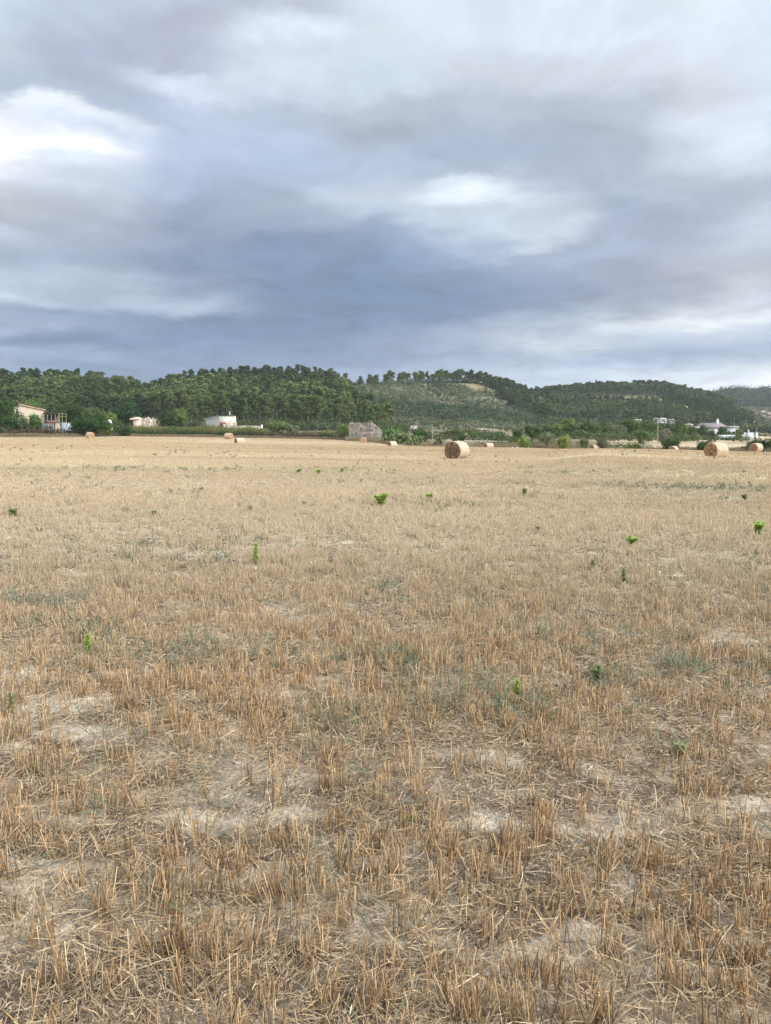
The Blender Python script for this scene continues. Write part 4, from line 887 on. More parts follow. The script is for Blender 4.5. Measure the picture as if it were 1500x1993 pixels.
# ---------------------------------------------------------------- bales
def mat_bale_end():
    m, t = mat_new('straw_end'); n = t.nodes.new; l = t.links.new
    o = n('ShaderNodeOutputMaterial'); b = n('ShaderNodeBsdfPrincipled'); b.inputs['Roughness'].default_value = .95
    tcn = n('ShaderNodeTexCoord'); sp = n('ShaderNodeSeparateXYZ'); l(tcn.outputs['Object'], sp.inputs[0])
    def mm(op, a, c=None):
        q = n('ShaderNodeMath'); q.operation = op
        for i_, v in enumerate((a, c)):
            if v is None: continue
            if isinstance(v, (int, float)): q.inputs[i_].default_value = v
            else: l(v, q.inputs[i_])
        return q.outputs[0]
    x, z = sp.outputs[0], sp.outputs[2]
    r = mm('SQRT', mm('ADD', mm('MULTIPLY', x, x), mm('MULTIPLY', z, z))); an = mm('ARCTAN2', z, x)
    cb = n('ShaderNodeCombineXYZ'); l(mm('MULTIPLY', r, 14.0), cb.inputs[0]); l(mm('MULTIPLY', an, .9), cb.inputs[1]); 
    ns = n('ShaderNodeTexNoise'); ns.inputs['Scale'].default_value = 1.6; ns.inputs['Detail'].default_value = 5; ns.inputs['Roughness'].default_value = .65; ns.inputs['Distortion'].default_value = .8; l(cb.outputs[0], ns.inputs['Vector'])
    ns2 = n('ShaderNodeTexNoise'); ns2.inputs['Scale'].default_value = 7; ns2.inputs['Detail'].default_value = 6; l(tcn.outputs['Object'], ns2.inputs['Vector'])
    ad = mm('MULTIPLY', mm('ADD', ns.outputs[0], ns2.outputs[0]), .5)
    cr = n('ShaderNodeValToRGB'); cr.color_ramp.elements[0].position = .42; cr.color_ramp.elements[0].color = (.10, .052, .026, 1); cr.color_ramp.elements[1].position = .58; cr.color_ramp.elements[1].color = (.60, .38, .22, 1)
    l(ad, cr.inputs[0]); oi = n('ShaderNodeObjectInfo'); vm = n('ShaderNodeVectorMath'); vm.operation = 'MULTIPLY'; l(cr.outputs[0], vm.inputs[0]); l(oi.outputs['Color'], vm.inputs[1]); l(vm.outputs[0], b.inputs['Base Color'])
    bp = n('ShaderNodeBump'); bp.inputs['Strength'].default_value = 1; bp.inputs['Distance'].default_value = .08; l(ad, bp.inputs['Height']); l(bp.outputs[0], b.inputs['Normal']); l(b.outputs[0], o.inputs[0]); return m
def mat_bale_side():
    m, t = mat_new('net_wrapped_straw'); n = t.nodes.new; l = t.links.new
    o = n('ShaderNodeOutputMaterial'); b = n('ShaderNodeBsdfPrincipled'); b.inputs['Roughness'].default_value = .8
    tcn = n('ShaderNodeTexCoord'); mp = n('ShaderNodeMapping'); mp.inputs['Scale'].default_value = (9, 1.2, 9); l(tcn.outputs['Object'], mp.inputs[0])
    mp2 = n('ShaderNodeMapping'); mp2.inputs['Scale'].default_value = (1.5, 16, 1.5); l(tcn.outputs['Object'], mp2.inputs[0])
    ns = n('ShaderNodeTexNoise'); ns.inputs['Scale'].default_value = 2.5; ns.inputs['Detail'].default_value = 6; l(mp.outputs[0], ns.inputs['Vector'])
    n3 = n('ShaderNodeTexNoise'); n3.inputs['Scale'].default_value = 1.6; n3.inputs['Detail'].default_value = 5; l(mp2.outputs[0], n3.inputs['Vector'])
    a = n('ShaderNodeMath'); a.operation = 'ADD'; l(ns.outputs[0], a.inputs[0]); l(n3.outputs[0], a.inputs[1]); h = n('ShaderNodeMath'); h.operation = 'MULTIPLY'; l(a.outputs[0], h.inputs[0]); h.inputs[1].default_value = .5
    cr = n('ShaderNodeValToRGB'); cr.color_ramp.elements[0].position = .36; cr.color_ramp.elements[0].color = (.33, .225, .14, 1); cr.color_ramp.elements[1].position = .6; cr.color_ramp.elements[1].color = (.60, .475, .335, 1); l(h.outputs[0], cr.inputs[0])
    l(cr.outputs[0], b.inputs['Base Color']); bp = n('ShaderNodeBump'); bp.inputs['Strength'].default_value = .8; bp.inputs['Distance'].default_value = .04; l(h.outputs[0], bp.inputs['Height']); l(bp.outputs[0], b.inputs['Normal']); l(b.outputs[0], o.inputs[0]); return m
M_END, M_SIDE = mat_bale_end(), mat_bale_side()
def bale(x, y, D, L_, rot, label, shade, sd_):
    g = np.random.default_rng(sd_); e = empty('straw_bale', (x, y, gz(x, y) - .03), rot, label, 'straw bale', 'round straw bales on the stubble field'); Rr = D / 2; NS = 56; NL = 14
    ph = g.random(6) * 6.28
    def rad(t, v):
        q = Rr * (1 + .012 * math.sin(3 * t + ph[0]) + .010 * math.sin(5 * t + ph[1] + 2 * v) + .006 * math.sin(11 * t + ph[2] + 5 * v) + .005 * g.normal()); return q
    def shape(px_, pz_):
        pz_ = pz_ + Rr * .94; return px_ * (1.03 - .02 * pz_), max(pz_, 0) + .0
    V = []; R_ = {}
    for i_ in range(NL + 1):
        v = i_ / NL; yy = (v - .5) * L_; ed = min(v, 1 - v) * L_; sh = 1 - .05 * math.exp(-(ed / .05) ** 1.5)
        for k in range(NS):
            t = k / NS * 2 * math.pi; q = rad(t, v) * sh; a, b = shape(q * math.cos(t), q * math.sin(t)); V.append((a, yy, b))
    Qs = [(i_ * NS + k, i_ * NS + (k + 1) % NS, (i_ + 1) * NS + (k + 1) % NS, (i_ + 1) * NS + k) for i_ in range(NL) for k in range(NS)]
    body = np_mesh('wrapped_side', V, Qs, None, M_SIDE, e, smooth=True)
    for sgn, base in ((-1, 0), (1, NL * NS)):
        VV = [np.array(V[base + k]) for k in range(NS)]; c = np.array([0, sgn * L_ / 2, Rr * .94]); rings = [VV]; 
        for f, out_ in ((.92, .02), (.75, .012), (.55, .03), (.35, .015), (.15, .03)):
            rings.append([c + (v_ - c) * (f * (1 + .02 * g.normal()), 1, f * (1 + .02 * g.normal())) + np.array([0, sgn * (out_ + .012 * g.normal()), 0]) for v_ in VV])
        A = np.concatenate([np.array(r_) for r_ in rings]); qs = [(r_ * NS + k, r_ * NS + (k + 1) % NS, (r_ + 1) * NS + (k + 1) % NS, (r_ + 1) * NS + k) for r_ in range(5) for k in range(NS)]
        A = np.concatenate([A, [c + (0, sgn * .02, 0)]]); tr = [(5 * NS + k, 5 * NS + (k + 1) % NS, 6 * NS) for k in range(NS)]
        if sgn > 0: qs = [q[::-1] for q in qs]; tr = [q[::-1] for q in tr]
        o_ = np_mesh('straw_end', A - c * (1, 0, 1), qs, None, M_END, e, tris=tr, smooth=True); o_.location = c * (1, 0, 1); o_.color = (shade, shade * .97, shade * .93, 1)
    if y < 120:                                # loose straws sticking out of the nearer bales
        A = Acc(); m = 900; t = g.random(m) * 6.283; yy = np.where(g.random(m) < .6, np.sign(g.normal(size=m)) * L_ / 2, g.uniform(-.5, .5, m) * L_); rr_ = np.where(np.abs(yy) > L_ / 2 - .01, Rr * np.sqrt(g.random(m)), Rr)
        B = np.stack([np.cos(t) * rr_, yy, np.maximum(np.sin(t) * rr_ + Rr * .94, .02)], 1); d = unit(np.stack([np.cos(t) * .6, np.sign(yy) * .6, np.sin(t) * .6], 1) + g.normal(size=(m, 3)) * .6); ln = g.uniform(.03, .11, m)
        K = PAL[g.integers(0, 5, m)] * shade ** .5; V_, q_, K_ = prisms(B, B + d * ln[:, None], np.full(m, .004), np.full(m, .003), K, K); A.add(V_, q_, K_); m = 500; t = g.random(m) * 6.283; ra = g.uniform(.55, 1.15, m); B = np.stack([np.cos(t) * ra * D * .75, np.sin(t) * ra * L_ * .75, np.full(m, .05)], 1); d = unit(g.normal(size=(m, 3)) * (1, 1, .35) + (0, 0, .1)); ln = g.uniform(.06, .2, m)
        V_, q_, K_ = prisms(B, B + d * ln[:, None], np.full(m, .006), np.full(m, .004), PAL[g.integers(0, 5, m)] * 1.1, PAL[g.integers(0, 5, m)] * 1.1); A.add(V_, q_, K_)
        A.build('loose_straw', M_STRAW, e)
    return e
for k, (b, (x, y)) in enumerate(zip(BALES, bale_pos)):
    va = math.atan2(x, y)                      # turn of the visible end relative to the line of sight
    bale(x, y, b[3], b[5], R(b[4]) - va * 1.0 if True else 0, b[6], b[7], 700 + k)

# ---------------------------------------------------------------- buildings and walls
def simple(name, col, rough=.9, **kw):
    return col
def place(name, px, Y, label, cat, rz=0, dz=-.1, row=None, group=None):
    x = xpx(px, Y, row or 840); z = gz(x, Y) + dz; return empty(name, (x, Y, z), rz, label, cat, group), z
def mat_stone(name, c1, c2, mortar, scale):
    m, t = mat_new(name); n = t.nodes.new; l = t.links.new; o = n('ShaderNodeOutputMaterial'); b = n('ShaderNodeBsdfPrincipled'); b.inputs['Roughness'].default_value = .95
    tcn = n('ShaderNodeTexCoord'); v = n('ShaderNodeTexVoronoi'); v.inputs['Scale'].default_value = scale; mp = n('ShaderNodeMapping'); mp.inputs['Scale'].default_value = (1, 1, 1.5); l(tcn.outputs['Object'], mp.inputs[0]); l(mp.outputs[0], v.inputs['Vector'])
    v2 = n('ShaderNodeTexVoronoi'); v2.feature = 'DISTANCE_TO_EDGE'; v2.inputs['Scale'].default_value = scale; l(mp.outputs[0], v2.inputs['Vector'])
    sp = n('ShaderNodeSeparateColor'); l(v.outputs['Color'], sp.inputs[0]); cr = n('ShaderNodeValToRGB'); e = cr.color_ramp.elements; e[0].color = (*c1, 1); e[1].color = (*c2, 1); l(sp.outputs[0], cr.inputs[0])
    mr = n('ShaderNodeMapRange'); l(v2.outputs['Distance'], mr.inputs[0]); mr.inputs[1].default_value = .02; mr.inputs[2].default_value = .08
    mx_ = n('ShaderNodeMix'); mx_.data_type = 'RGBA'; l(mr.outputs[0], mx_.inputs[0]); mx_.inputs[6].default_value = (*mortar, 1); l(cr.outputs[0], mx_.inputs[7]); l(mx_.outputs[2], b.inputs['Base Color'])
    bp = n('ShaderNodeBump'); bp.inputs['Strength'].default_value = .9; bp.inputs['Distance'].default_value = .08; l(mr.outputs[0], bp.inputs['Height']); l(bp.outputs[0], b.inputs['Normal']); l(b.outputs[0], o.inputs[0]); return m
M_RUIN = mat_stone('rubble_stone', (.11, .09, .072), (.42, .35, .28), (.24, .20, .16), 2.3)
M_TERR = mat_stone('terrace_stone', (.34, .29, .23), (.60, .52, .41), (.25, .21, .16), 2.0)
M_ROCK = mat_stone('quarry_rock', (.36, .29, .22), (.62, .51, .40), (.22, .17, .13), .8)

def prism_xz(pts, y0, y1):                     # polygon in x,z extruded along y; returns verts + ngon side quads
    n_ = len(pts); V = [(x, y0, z) for x, z in pts] + [(x, y1, z) for x, z in pts]; return V, [(k, (k + 1) % n_, n_ + (k + 1) % n_, n_ + k) for k in range(n_)]
def ngon_mesh(name, pts, y0, y1, mat, parent, col=None):
    V, Qs = prism_xz(pts, y0, y1); n_ = len(pts); me = bpy.data.meshes.new(name); me.from_pydata([tuple(v) for v in V], [], [tuple(q) for q in Qs] + [tuple(range(n_))[::-1], tuple(range(n_, 2 * n_))]); me.update()
    import bmesh; bm = bmesh.new(); bm.from_mesh(me); bmesh.ops.recalc_face_normals(bm, faces=bm.faces); bm.to_mesh(me); bm.free()
    if col is not None:
        a = me.color_attributes.new('Col', 'FLOAT_COLOR', 'POINT'); a.data.foreach_set('color', np.tile((*col, 1), (2 * n_, 1)).astype(np.float32).ravel())
    me.materials.append(mat); o_ = bpy.data.objects.new(name, me); C.objects.link(o_)
    if parent: o_.parent = parent
    return o_
def bx(name, parent, col, *d, mat=None):
    A = Acc(); A.box(*d, col); return A.build(name, mat or M_WALL, parent)
def window(parent, x0, x1, z0, z1, y, frame=(.55, .5, .42), pane=(.03, .035, .04)):
    f = Acc(); t = .1; f.box(x0 - t, x0, y - .06, y + .02, z0 - t, z1 + t, frame); f.box(x1, x1 + t, y - .06, y + .02, z0 - t, z1 + t, frame); f.box(x0, x1, y - .06, y + .02, z0 - t, z0, frame); f.box(x0, x1, y - .06, y + .02, z1, z1 + t, frame)
    w = f.build('window', M_WALL, parent); bx('pane', w, pane, x0, x1, y - .03, y + .02, z0, z1); return w

# ruined stone hut: low left wall facing the viewer, taller gable to the right
Yh = 167.0; e, z0 = place('stone_hut', 713, Yh, 'ruined rubble-stone field hut with a sloping right gable at the far field edge', 'stone hut', 0, -.3)
s = Yh / F; zb = z0
def hz(row): return zrow(row, Yh) - z0
def hx(px): return (px - 713) * s
ngon_mesh('wall', [(hx(679), 0), (hx(720), 0), (hx(720), hz(824)), (hx(713), hz(822.5)), (hx(706), hz(823)), (hx(697), hz(822)), (hx(690), hz(823)), (hx(684), hz(822)), (hx(679), hz(823))], 0, .6, M_RUIN, e)
g_ = ngon_mesh('gable', [(0, 0), (hx(747) - hx(720), 0), (hx(747) - hx(720), hz(845)), (hx(746) - hx(720), hz(837)), (hx(739) - hx(720), hz(831)), (hx(730) - hx(720), hz(825)), (hx(724) - hx(720), hz(822)), (.3, hz(821)), (.15, hz(819)), (0, hz(819.5))], 0, .6, M_RUIN, e); g_.location = (hx(720) + .02, -.05, 0); g_.rotation_euler = (0, 0, R(32))
for nm, xx in (('side_wall', hx(679)),): ngon_mesh(nm, [(0, 0), (.6, 0), (.6, hz(824)), (0, hz(823.4))], 0.62, 5, M_RUIN, e).location = (xx, 0, 0)
ngon_mesh('rear_wall', [(0, 0), (6, 0), (6, hz(840)), (3, hz(834)), (0, hz(832))], 5.02, 5.6, M_RUIN, e).location = (hx(679) + .1, 0, 0)
bx('doorway', e, (.02, .018, .015), hx(728), hx(732), 1.0, 1.3, 0, hz(848))
A = Acc(); g = np.random.default_rng(77)
for k in range(140):
    cx_, cy_ = g.uniform(hx(679), hx(752)), g.uniform(-1.2, -.1); r = g.uniform(.08, .28); A.box(cx_ - r, cx_ + r, cy_ - r, cy_ + r, .1, .28 + r * g.uniform(.3, 1.3), np.array((.40, .34, .28)) * g.uniform(.7, 1.2))
A.build('fallen_stones', M_WALL, e)

# cream house at left
Yc_ = 195.0; e, z0 = place('cream_house', 62, Yc_, 'cream single-pitch roofed house half hidden by bushes at far left', 'house', R(23)); s = Yc_ / F
def hz(r): return zrow(r, Yc_) - z0
def hx(p): return (p - 62) * s
CR = (.62, .50, .37)
ngon_mesh('wall', [(hx(39), 0), (hx(85), 0), (hx(85), hz(798)), (hx(41), hz(788.5)), (hx(39), hz(789))], 0, 7, M_WALL, e, CR)
ngon_mesh('roof', [(hx(40), hz(788)), (hx(88.5), hz(798.5)), (hx(88.5), hz(797)), (hx(43), hz(786.5))], -.35, 7.4, M_WALL, e, (.55, .36, .25))
ngon_mesh('annex_wall', [(hx(31), 0), (hx(38.8), 0), (hx(38.8), hz(792)), (hx(31), hz(794))], .5, 6, M_WALL, e, CR)
window(e, hx(72), hx(75), hz(815), hz(808), -.01)
e, z0 = place('pergola', 103, 194, 'dark timber pergola on posts against the right end of the cream house', 'pergola', R(23)); s = 194 / F
A = Acc()
for p in (87.5, 94, 101, 108, 115): A.box((p - 103) * s - .06, (p - 103) * s + .06, 0, .12, 0, zrow(806, 194) - z0, (.30, .25, .2))
for p in (94, 108): A.box((p - 103) * s - .06, (p - 103) * s + .06, 3, 3.12, 0, zrow(806, 194) - z0, (.30, .25, .2))
A.build('post', M_WALL, e)
bx('canopy', e, (.06, .045, .035), -16 * s, 13 * s, -.2, 3.3, zrow(805.8, 194) - z0, zrow(803, 194) - z0)
bx('railing', e, (.20, .10, .07), -15.5 * s, 12 * s, -.1, -.02, zrow(824, 194) - z0, zrow(818.5, 194) - z0)
bx('back_wall', e, (.12, .10, .085), -15.5 * s, 12 * s, 3.2, 3.35, 0, zrow(808, 194) - z0)
e, z0 = place('frame_stand', 122, 193, 'slim pale yellow-green pipe frame right of the dark pergola', 'frame'); s = 193 / F
A = Acc(); zt = zrow(805.5, 193) - z0; YG = (.42, .42, .22)
for p in (115.5, 122, 129.5): A.tube([((p - 122) * s, 0, 0), ((p - 122) * s, 0, zt)], .05, 6, YG)
A.tube([((115 - 122) * s, 0, zt), ((131 - 122) * s, 0, zt)], .05, 6, YG); A.tube([((115 - 122) * s, 0, zt * .86), ((129 - 122) * s, 0, zt * .86)], .04, 6, YG); A.build('pipe', M_WALL, e)
tagp = [('garden_wall', 70, 184, 56, 820, (.66, .50, .37), 18, 'low cream garden wall with sloped ends below the cream house'), ('garden_wall', 112, 184, 0, 824, (.66, .50, .37), 9, 'short cream wall piece left of the blue and white tank')]
for nm, px, Y, _, top, col, wpx, lb in tagp:
    e, z0 = place(nm, px, Y, lb, 'wall'); s = Y / F; h = zrow(top, Y) - z0; w = wpx * s / 2; ngon_mesh('wall_body', [(-w, 0), (w, 0), (w, h * .7), (w * .4, h * .92), (-w * .1, h), (-w * .8, h), (-w, h * .75)], 0, .3, M_WALL, e, col)
    bx('coping', e, (.6, .5, .42), -w * .78, -w * .12, -.04, .34, h + .003, h + .06)
# mesh enclosure
e, z0 = place('poultry_run', 66, 181, 'long grey netted enclosure on pale posts in front of the cream house', 'enclosure'); s = 181 / F
h = zrow(824, 181) - z0; A = Acc()
for p in (29, 36, 48, 58, 70, 84, 95, 104): A.tube([((p - 66) * s, -.1, 0), ((p - 66) * s, -.1, h)], .06, 6, (.5, .47, .42))
A.build('post', M_WALL, e)
ngon_mesh('sloped_cover', [(-38 * s, h * .72), (38 * s, h * .72), (34 * s, h), (-38 * s, h * 1.02)], 0, .06, M_WALL, e, (.22, .235, .24))
bx('net', e, (.12, .13, .125), -37 * s, 37 * s, .3, .34, 0, h * .72)
e, z0 = place('swing_frame', 12.5, 180, 'pale A-frame stand with arched pipe at the far left edge', 'frame'); s = 180 / F; h = zrow(824, 180) - z0; A = Acc()
A.tube([(-6 * s, 0, 0), (0, 0, h), (6 * s, 0, 0)], .07, 6, (.6, .57, .52)); A.tube([(0, 0, 0), (0, 0, h * .95)], .05, 6, (.6, .57, .52)); A.tube([(-5 * s, 0, 0), (-3 * s, 0, h * .55), (0, 0, h * .72), (3 * s, 0, h * .55), (5 * s, 0, 0)], .05, 6, (.6, .57, .52)); A.build('pipe_frame', M_WALL, e)
# blue and white tank
e, z0 = place('water_tank', 127, 181, 'pale blue and white box tank at the left edge of the big fig tree', 'tank'); s = 181 / F; h = zrow(823, 181) - z0
bx('tank_body', e, (.46, .52, .60), -7.5 * s, 7.5 * s, 0, 1.6, .1, h * .93); bx('lid', e, (.75, .78, .82), -8 * s, 8.3 * s, -.06, 1.66, h * .93 + .003, h)
bx('side_panel', e, (.74, .76, .78), 4.2 * s, 7.6 * s, -.03, -.003, .1, h * .9); bx('corner_post', e, (.3, .38, .5), -.3 * s, .3 * s, -.03, -.003, .1, h * .9); bx('valve_box', e, (.75, .74, .6), -3.3 * s, .2 * s - .1, -.3, -.035, .15, .75)
# white heap / van behind fig
e, z0 = place('white_tarp', 211, 188, 'white tarp-covered heap showing right above the yellowish bush', 'tarp'); s = 188 / F; h = zrow(817, 188) - z0
ngon_mesh('sheet', [(-3 * s, 0), (4 * s, 0), (4 * s, h * .6), (3 * s, h * .86), (1 * s, h), (-1.5 * s, h * .95), (-3 * s, h * .8)], 0, 1.5, M_WALL, e, (.78, .79, .8))
# quarry bank with small shed
e, z0 = place('rocky_bank', 292, 238, 'pale rocky bank rising right of the small pink shed', 'rock bank', dz=-1); s = 238 / F; g = np.random.default_rng(31); A = Acc(); nx, ny = 40, 8; V = []; w = 30
for i_ in range(nx + 1):
    for j_ in range(ny + 1):
        u = i_ / nx; v = j_ / ny; top = (zrow(812 + 12 * abs(u - .35) ** 1.4 * 2, 238) - z0); V.append((((u - .5) * 2 * w + 1) * s, (v * 3.0) + g.normal() * .15, top * math.sin(v * math.pi * .5) ** .7 * (.9 + .16 * g.random())))
A.add(V, [(i_ * (ny + 1) + j_, (i_ + 1) * (ny + 1) + j_, (i_ + 1) * (ny + 1) + j_ + 1, i_ * (ny + 1) + j_ + 1) for i_ in range(nx) for j_ in range(ny)], (.5, .4, .3)); o_ = A.build('rock_face', M_ROCK, e)
e, z0 = place('field_shed', 263, 226, 'small pink-fronted shed with open dark doorway beside the rocky bank', 'shed'); s = 226 / F; h = zrow(814, 226) - z0
bx('wall', e, (.62, .43, .35), -4 * s, 7 * s, 0, 3, 0, h * .9); bx('side_opening', e, (.03, .025, .02), -8 * s, -4 * s - .003, .1, 3, 0, h * .88); ngon_mesh('roof', [(-9.5 * s, h * .9), (7.6 * s, h * .905), (7.6 * s, h * 1.0), (2 * s, h * 1.09), (-9.5 * s, h * .98)], -.3, 3.2, M_WALL, e, (.62, .53, .43))
bx('base_wall', e, (.55, .44, .35), -6 * s, 5 * s, -1.2, -.9, 0, h * .28)
# white building
Yw = 235.0; e, z0 = place('white_building', 433, Yw, 'white block building with dark flat roof, brown shutter and unfinished brick patches', 'building', R(11)); s = Yw / F
def hz(r): return zrow(r, Yw) - z0
def hx(p): return (p - 433) * s
WH = (.64, .585, .50)
bx('front_wall', e, WH, hx(426.5), hx(458.8), 0, 7, 0, hz(809)); bx('roof', e, (.08, .075, .07), hx(426), hx(459.6), -.25, 7.2, hz(809) + .003, hz(807.9))
ws_ = ngon_mesh('side_wing', [(0, 0), (-6.3, 0), (-6.3, hz(816.2)), (0, hz(809.6))], 0, 6, M_WALL, e, (.66, .62, .57)); ws_.location = (hx(426.4), .35, 0); ws_.rotation_euler = (0, 0, R(-48))
wr_ = ngon_mesh('wing_roof', [(.02, hz(809.5)), (-6.9, hz(816.6)), (-6.9, hz(815.6)), (.02, hz(808.4))], -.35, 6.2, M_WALL, e, (.62, .58, .52)); wr_.location = (hx(426.4), .35, 0); wr_.rotation_euler = (0, 0, R(-48))
bx('porch_opening', e, (.22, .10, .06), hx(427.5), hx(439.5), -.03, -.003, hz(833), hz(821.5)); bx('shutter', e, (.33, .15, .09), hx(428), hx(438.5), -.07, -.033, hz(825.5), hz(822)); bx('door', e, (.68, .6, .52), hx(434.5), hx(438), -.08, -.034, hz(836), hz(826))
A = Acc(); g = np.random.default_rng(3)
for k in range(60): a = hx(g.uniform(433, 457)); r_ = g.uniform(818.5, 831); c = hz(round(r_ / 3.3) * 3.3); A.box(a, a + g.uniform(.18, .5), -.012, -.002 - .0005 * (k % 3), c, c + .17, np.array((.42, .22, .15)) * g.uniform(.7, 1.2))
A.build('brick_patch', M_WALL, e)
A = Acc(); A.tube([(hx(447), 3, hz(808)), (hx(447), 3, hz(800.5))], .16, 8, (.7, .66, .6)); A.box(hx(447) - .24, hx(447) + .24, 2.76, 3.24, hz(800.5), hz(800), (.6, .57, .52)); A.build('chimney', M_WALL, e)
bx('corner_post', e, (.7, .64, .55), hx(458.4), hx(459.6), -.5, -.3, 0, hz(822))
e, z0 = place('boundary_wall', 485, 244, 'low cream boundary wall running right of the white building', 'wall'); s = 244 / F; h = zrow(828.5, 244) - z0
bx('wall_body', e, (.66, .56, .44), -25 * s, 22 * s, 0, .3, 0, h * .8); ngon_mesh('cap_stones', [(-25 * s, h * .803), (22 * s, h * .803), (18 * s, h * .98), (10 * s, h), (-6 * s, h * 1.03), (-25 * s, h * .95)], .05, .25, M_WALL, e, (.6, .5, .4)); bx('gate_post', e, (.78, .75, .7), 22.3 * s, 25.5 * s, -.1, .4, 0, h * 1.15)

# distant walls along the foot of the middle hill
for nm, p0, p1, Y, top, hpx, lb in [('terrace_wall', 690, 775, 330, 828, 4, 'long cream wall at the foot of the hill behind the prickly pears'), ('terrace_wall', 870, 1000, 176, 852, 1.6, 'low dry-stone wall crossing behind the big central bale'), ('terrace_wall', 865, 990, 205, 847.5, 1.5, 'farther low dry-stone wall below the distant green row'), ('terrace_wall', 1030, 1250, 470, 826, 2.2, 'long pale wall line behind the tree belt'), ('terrace_wall', 1370, 1400, 210, 858, 1.4, 'short dry-stone wall behind the large right bale')]:
    x0, x1 = xpx(p0, Y), xpx(p1, Y); e = empty(nm, ((x0 + x1) / 2, Y, 0), 0, lb, 'wall'); g = np.random.default_rng(int(p0)); A = Acc(); n_ = max(8, int((x1 - x0) / 2)); xs = np.linspace(x0, x1, n_); V = []
    for x in xs:
        zb_ = gz(x, Y) - .3; zt_ = zrow(top, Y) + g.normal() * .08 if hpx > 1.7 else zb_ + .3 + hpx * Y / F * g.uniform(.7, 1.1)
        zt_ = max(zt_, zb_ + .5); xx = x - (x0 + x1) / 2; V += [(xx, 0, zb_), (xx, 0, zt_), (xx, .5, zt_), (xx, .5, zb_)]
    A.add(V, [(k * 4 + a, k * 4 + (a + 1), k * 4 + 4 + a + 1, k * 4 + 4 + a) for k in range(n_ - 1) for a in range(3)], (.6, .5, .4)); A.build('stone_courses', M_TERR, e)
e, z0 = place('farm_building', 790, 326, 'low cream farm building left of centre behind the prickly pears', 'building'); s = 326 / F; h = zrow(827.5, 326) - z0
bx('wall', e, (.68, .6, .49), -22 * s, 22 * s, 0, 6, 0, h * .92); bx('roof', e, (.45, .34, .26), -22.5 * s, 22.5 * s, -.3, 6.3, h * .92 + .003, h); window(e, 6 * s, 9 * s, h * .5, h * .75, -.01)

def house(name, px, Y, wpx, eave, ridge, lb, col, roofc, chim=None, wins=2, depth=7, hip=0, rz=0, base=None):
    e, z0 = place(name, px, Y, lb, 'house', R(rz), -.5, row=eave); s = Y / F; he = zrow(eave, Y) - z0; hr = max(zrow(ridge, Y) - z0, he + .25); w = wpx * s / 2
    bx('wall', e, col, -w, w, 0, depth, -1, he)
    A = Acc(); o_ = .3; i_ = hip * w
    V = [(-w - o_, -o_, he), (w + o_, -o_, he), (w + o_, depth + o_, he), (-w - o_, depth + o_, he), (-w - o_ + i_, depth / 2, hr), (w + o_ - i_, depth / 2, hr)]
    V = [(a, b, c + .004) for a, b, c in V]; A.add(V, [(0, 1, 5, 4), (2, 3, 4, 5), (0, 3, 2, 1), (1, 2, 5, 5), (3, 0, 4, 4)], roofc); V_, Q_, K_ = A.get()
    tris = [(1, 2, 5), (3, 0, 4)]; np_mesh('roof', V_, Q_[:3], K_, M_WALL, e, tris=tris)
    for k in range(wins):
        c = -w + (k + .5) * 2 * w / wins; window(e, c - .45, c + .45, he * .42, he * .42 + 1.1, -.01)
    if chim is not None: A = Acc(); A.box(chim * w - .38, chim * w + .38, depth / 2 - .38, depth / 2 + .38, he, hr + 1.1, (.7, .69, .66)); A.box(chim * w - .22, chim * w + .22, depth / 2 - .22, depth / 2 + .22, hr + 1.1, hr + 1.6, (.7, .69, .66)); A.build('chimney', M_WALL, e)
    return e, he, w
WW = (.55, .545, .53)
e, he, w = house('farmhouse', 1393, 285, 56, 834, 823, 'white hip-roofed farmhouse with tall white chimney at the right', (.48, .47, .46), (.24, .205, .195), chim=.45, wins=4, depth=9, hip=.35)
house('porch_wing', 1428, 278, 24, 832, 829, 'white arched porch wing at the right end of the farmhouse', WW, (.30, .26, .23), wins=3, depth=4, hip=.1)
house('pink_cottage', 1361, 262, 10, 834, 830, 'narrow pinkish cottage left of the white farmhouse', (.66, .55, .46), (.45, .33, .27), wins=1, depth=4, hip=.2)
house('flat_roofed_house', 1287, 470, 20, 815.5, 813.2, 'pale flat-roofed house above the dark trees right of the almond tree', (.46, .44, .38), (.5, .47, .42), wins=1, depth=6)
house('tiled_house', 1307, 485, 12, 818, 815, 'low tiled house just right of the pale flat-roofed house', (.5, .45, .38), (.33, .28, .24), wins=1, depth=6, hip=.3)
house('small_house', 1342, 420, 14, 827, 824.5, 'small pale house between dark trees left of the farmhouse', (.66, .6, .52), (.5, .4, .33), wins=1, depth=5, hip=.2)
house('small_house', 1243, 490, 12, 818.5, 815.5, 'small cream house peeking over the belt behind the almond tree', (.66, .6, .5), (.48, .38, .32), wins=1, depth=5, hip=.2)
house('hillside_house', 1336, 640, 15, 792, 789.5, 'white house perched on the right hillside above the farmhouse', (.7, .68, .63), (.42, .36, .31), wins=2, depth=7, hip=.2)
house('hillside_house', 1302, 640, 10, 796.5, 795, 'thin pale house left of the white hillside house', (.62, .58, .5), (.5, .45, .38), wins=1, depth=6, hip=.2)
house('hillside_house', 1188, 620, 11, 801, 797.5, 'small pinkish house alone in the trees of the right hill', (.6, .48, .42), (.42, .32, .28), wins=1, depth=6, hip=.2)
house('hilltop_house', 1121, 846, 14, 759.5, 757.5, 'low pale house on the saddle left of the cypress', (.66, .6, .52), (.55, .47, .38), wins=2, depth=6, hip=.2)
house('hilltop_house', 1171, 862, 10, 751.5, 750, 'small ruined hilltop house beside the slim cypress', (.5, .42, .36), (.5, .42, .36), wins=1, depth=6, hip=.2)
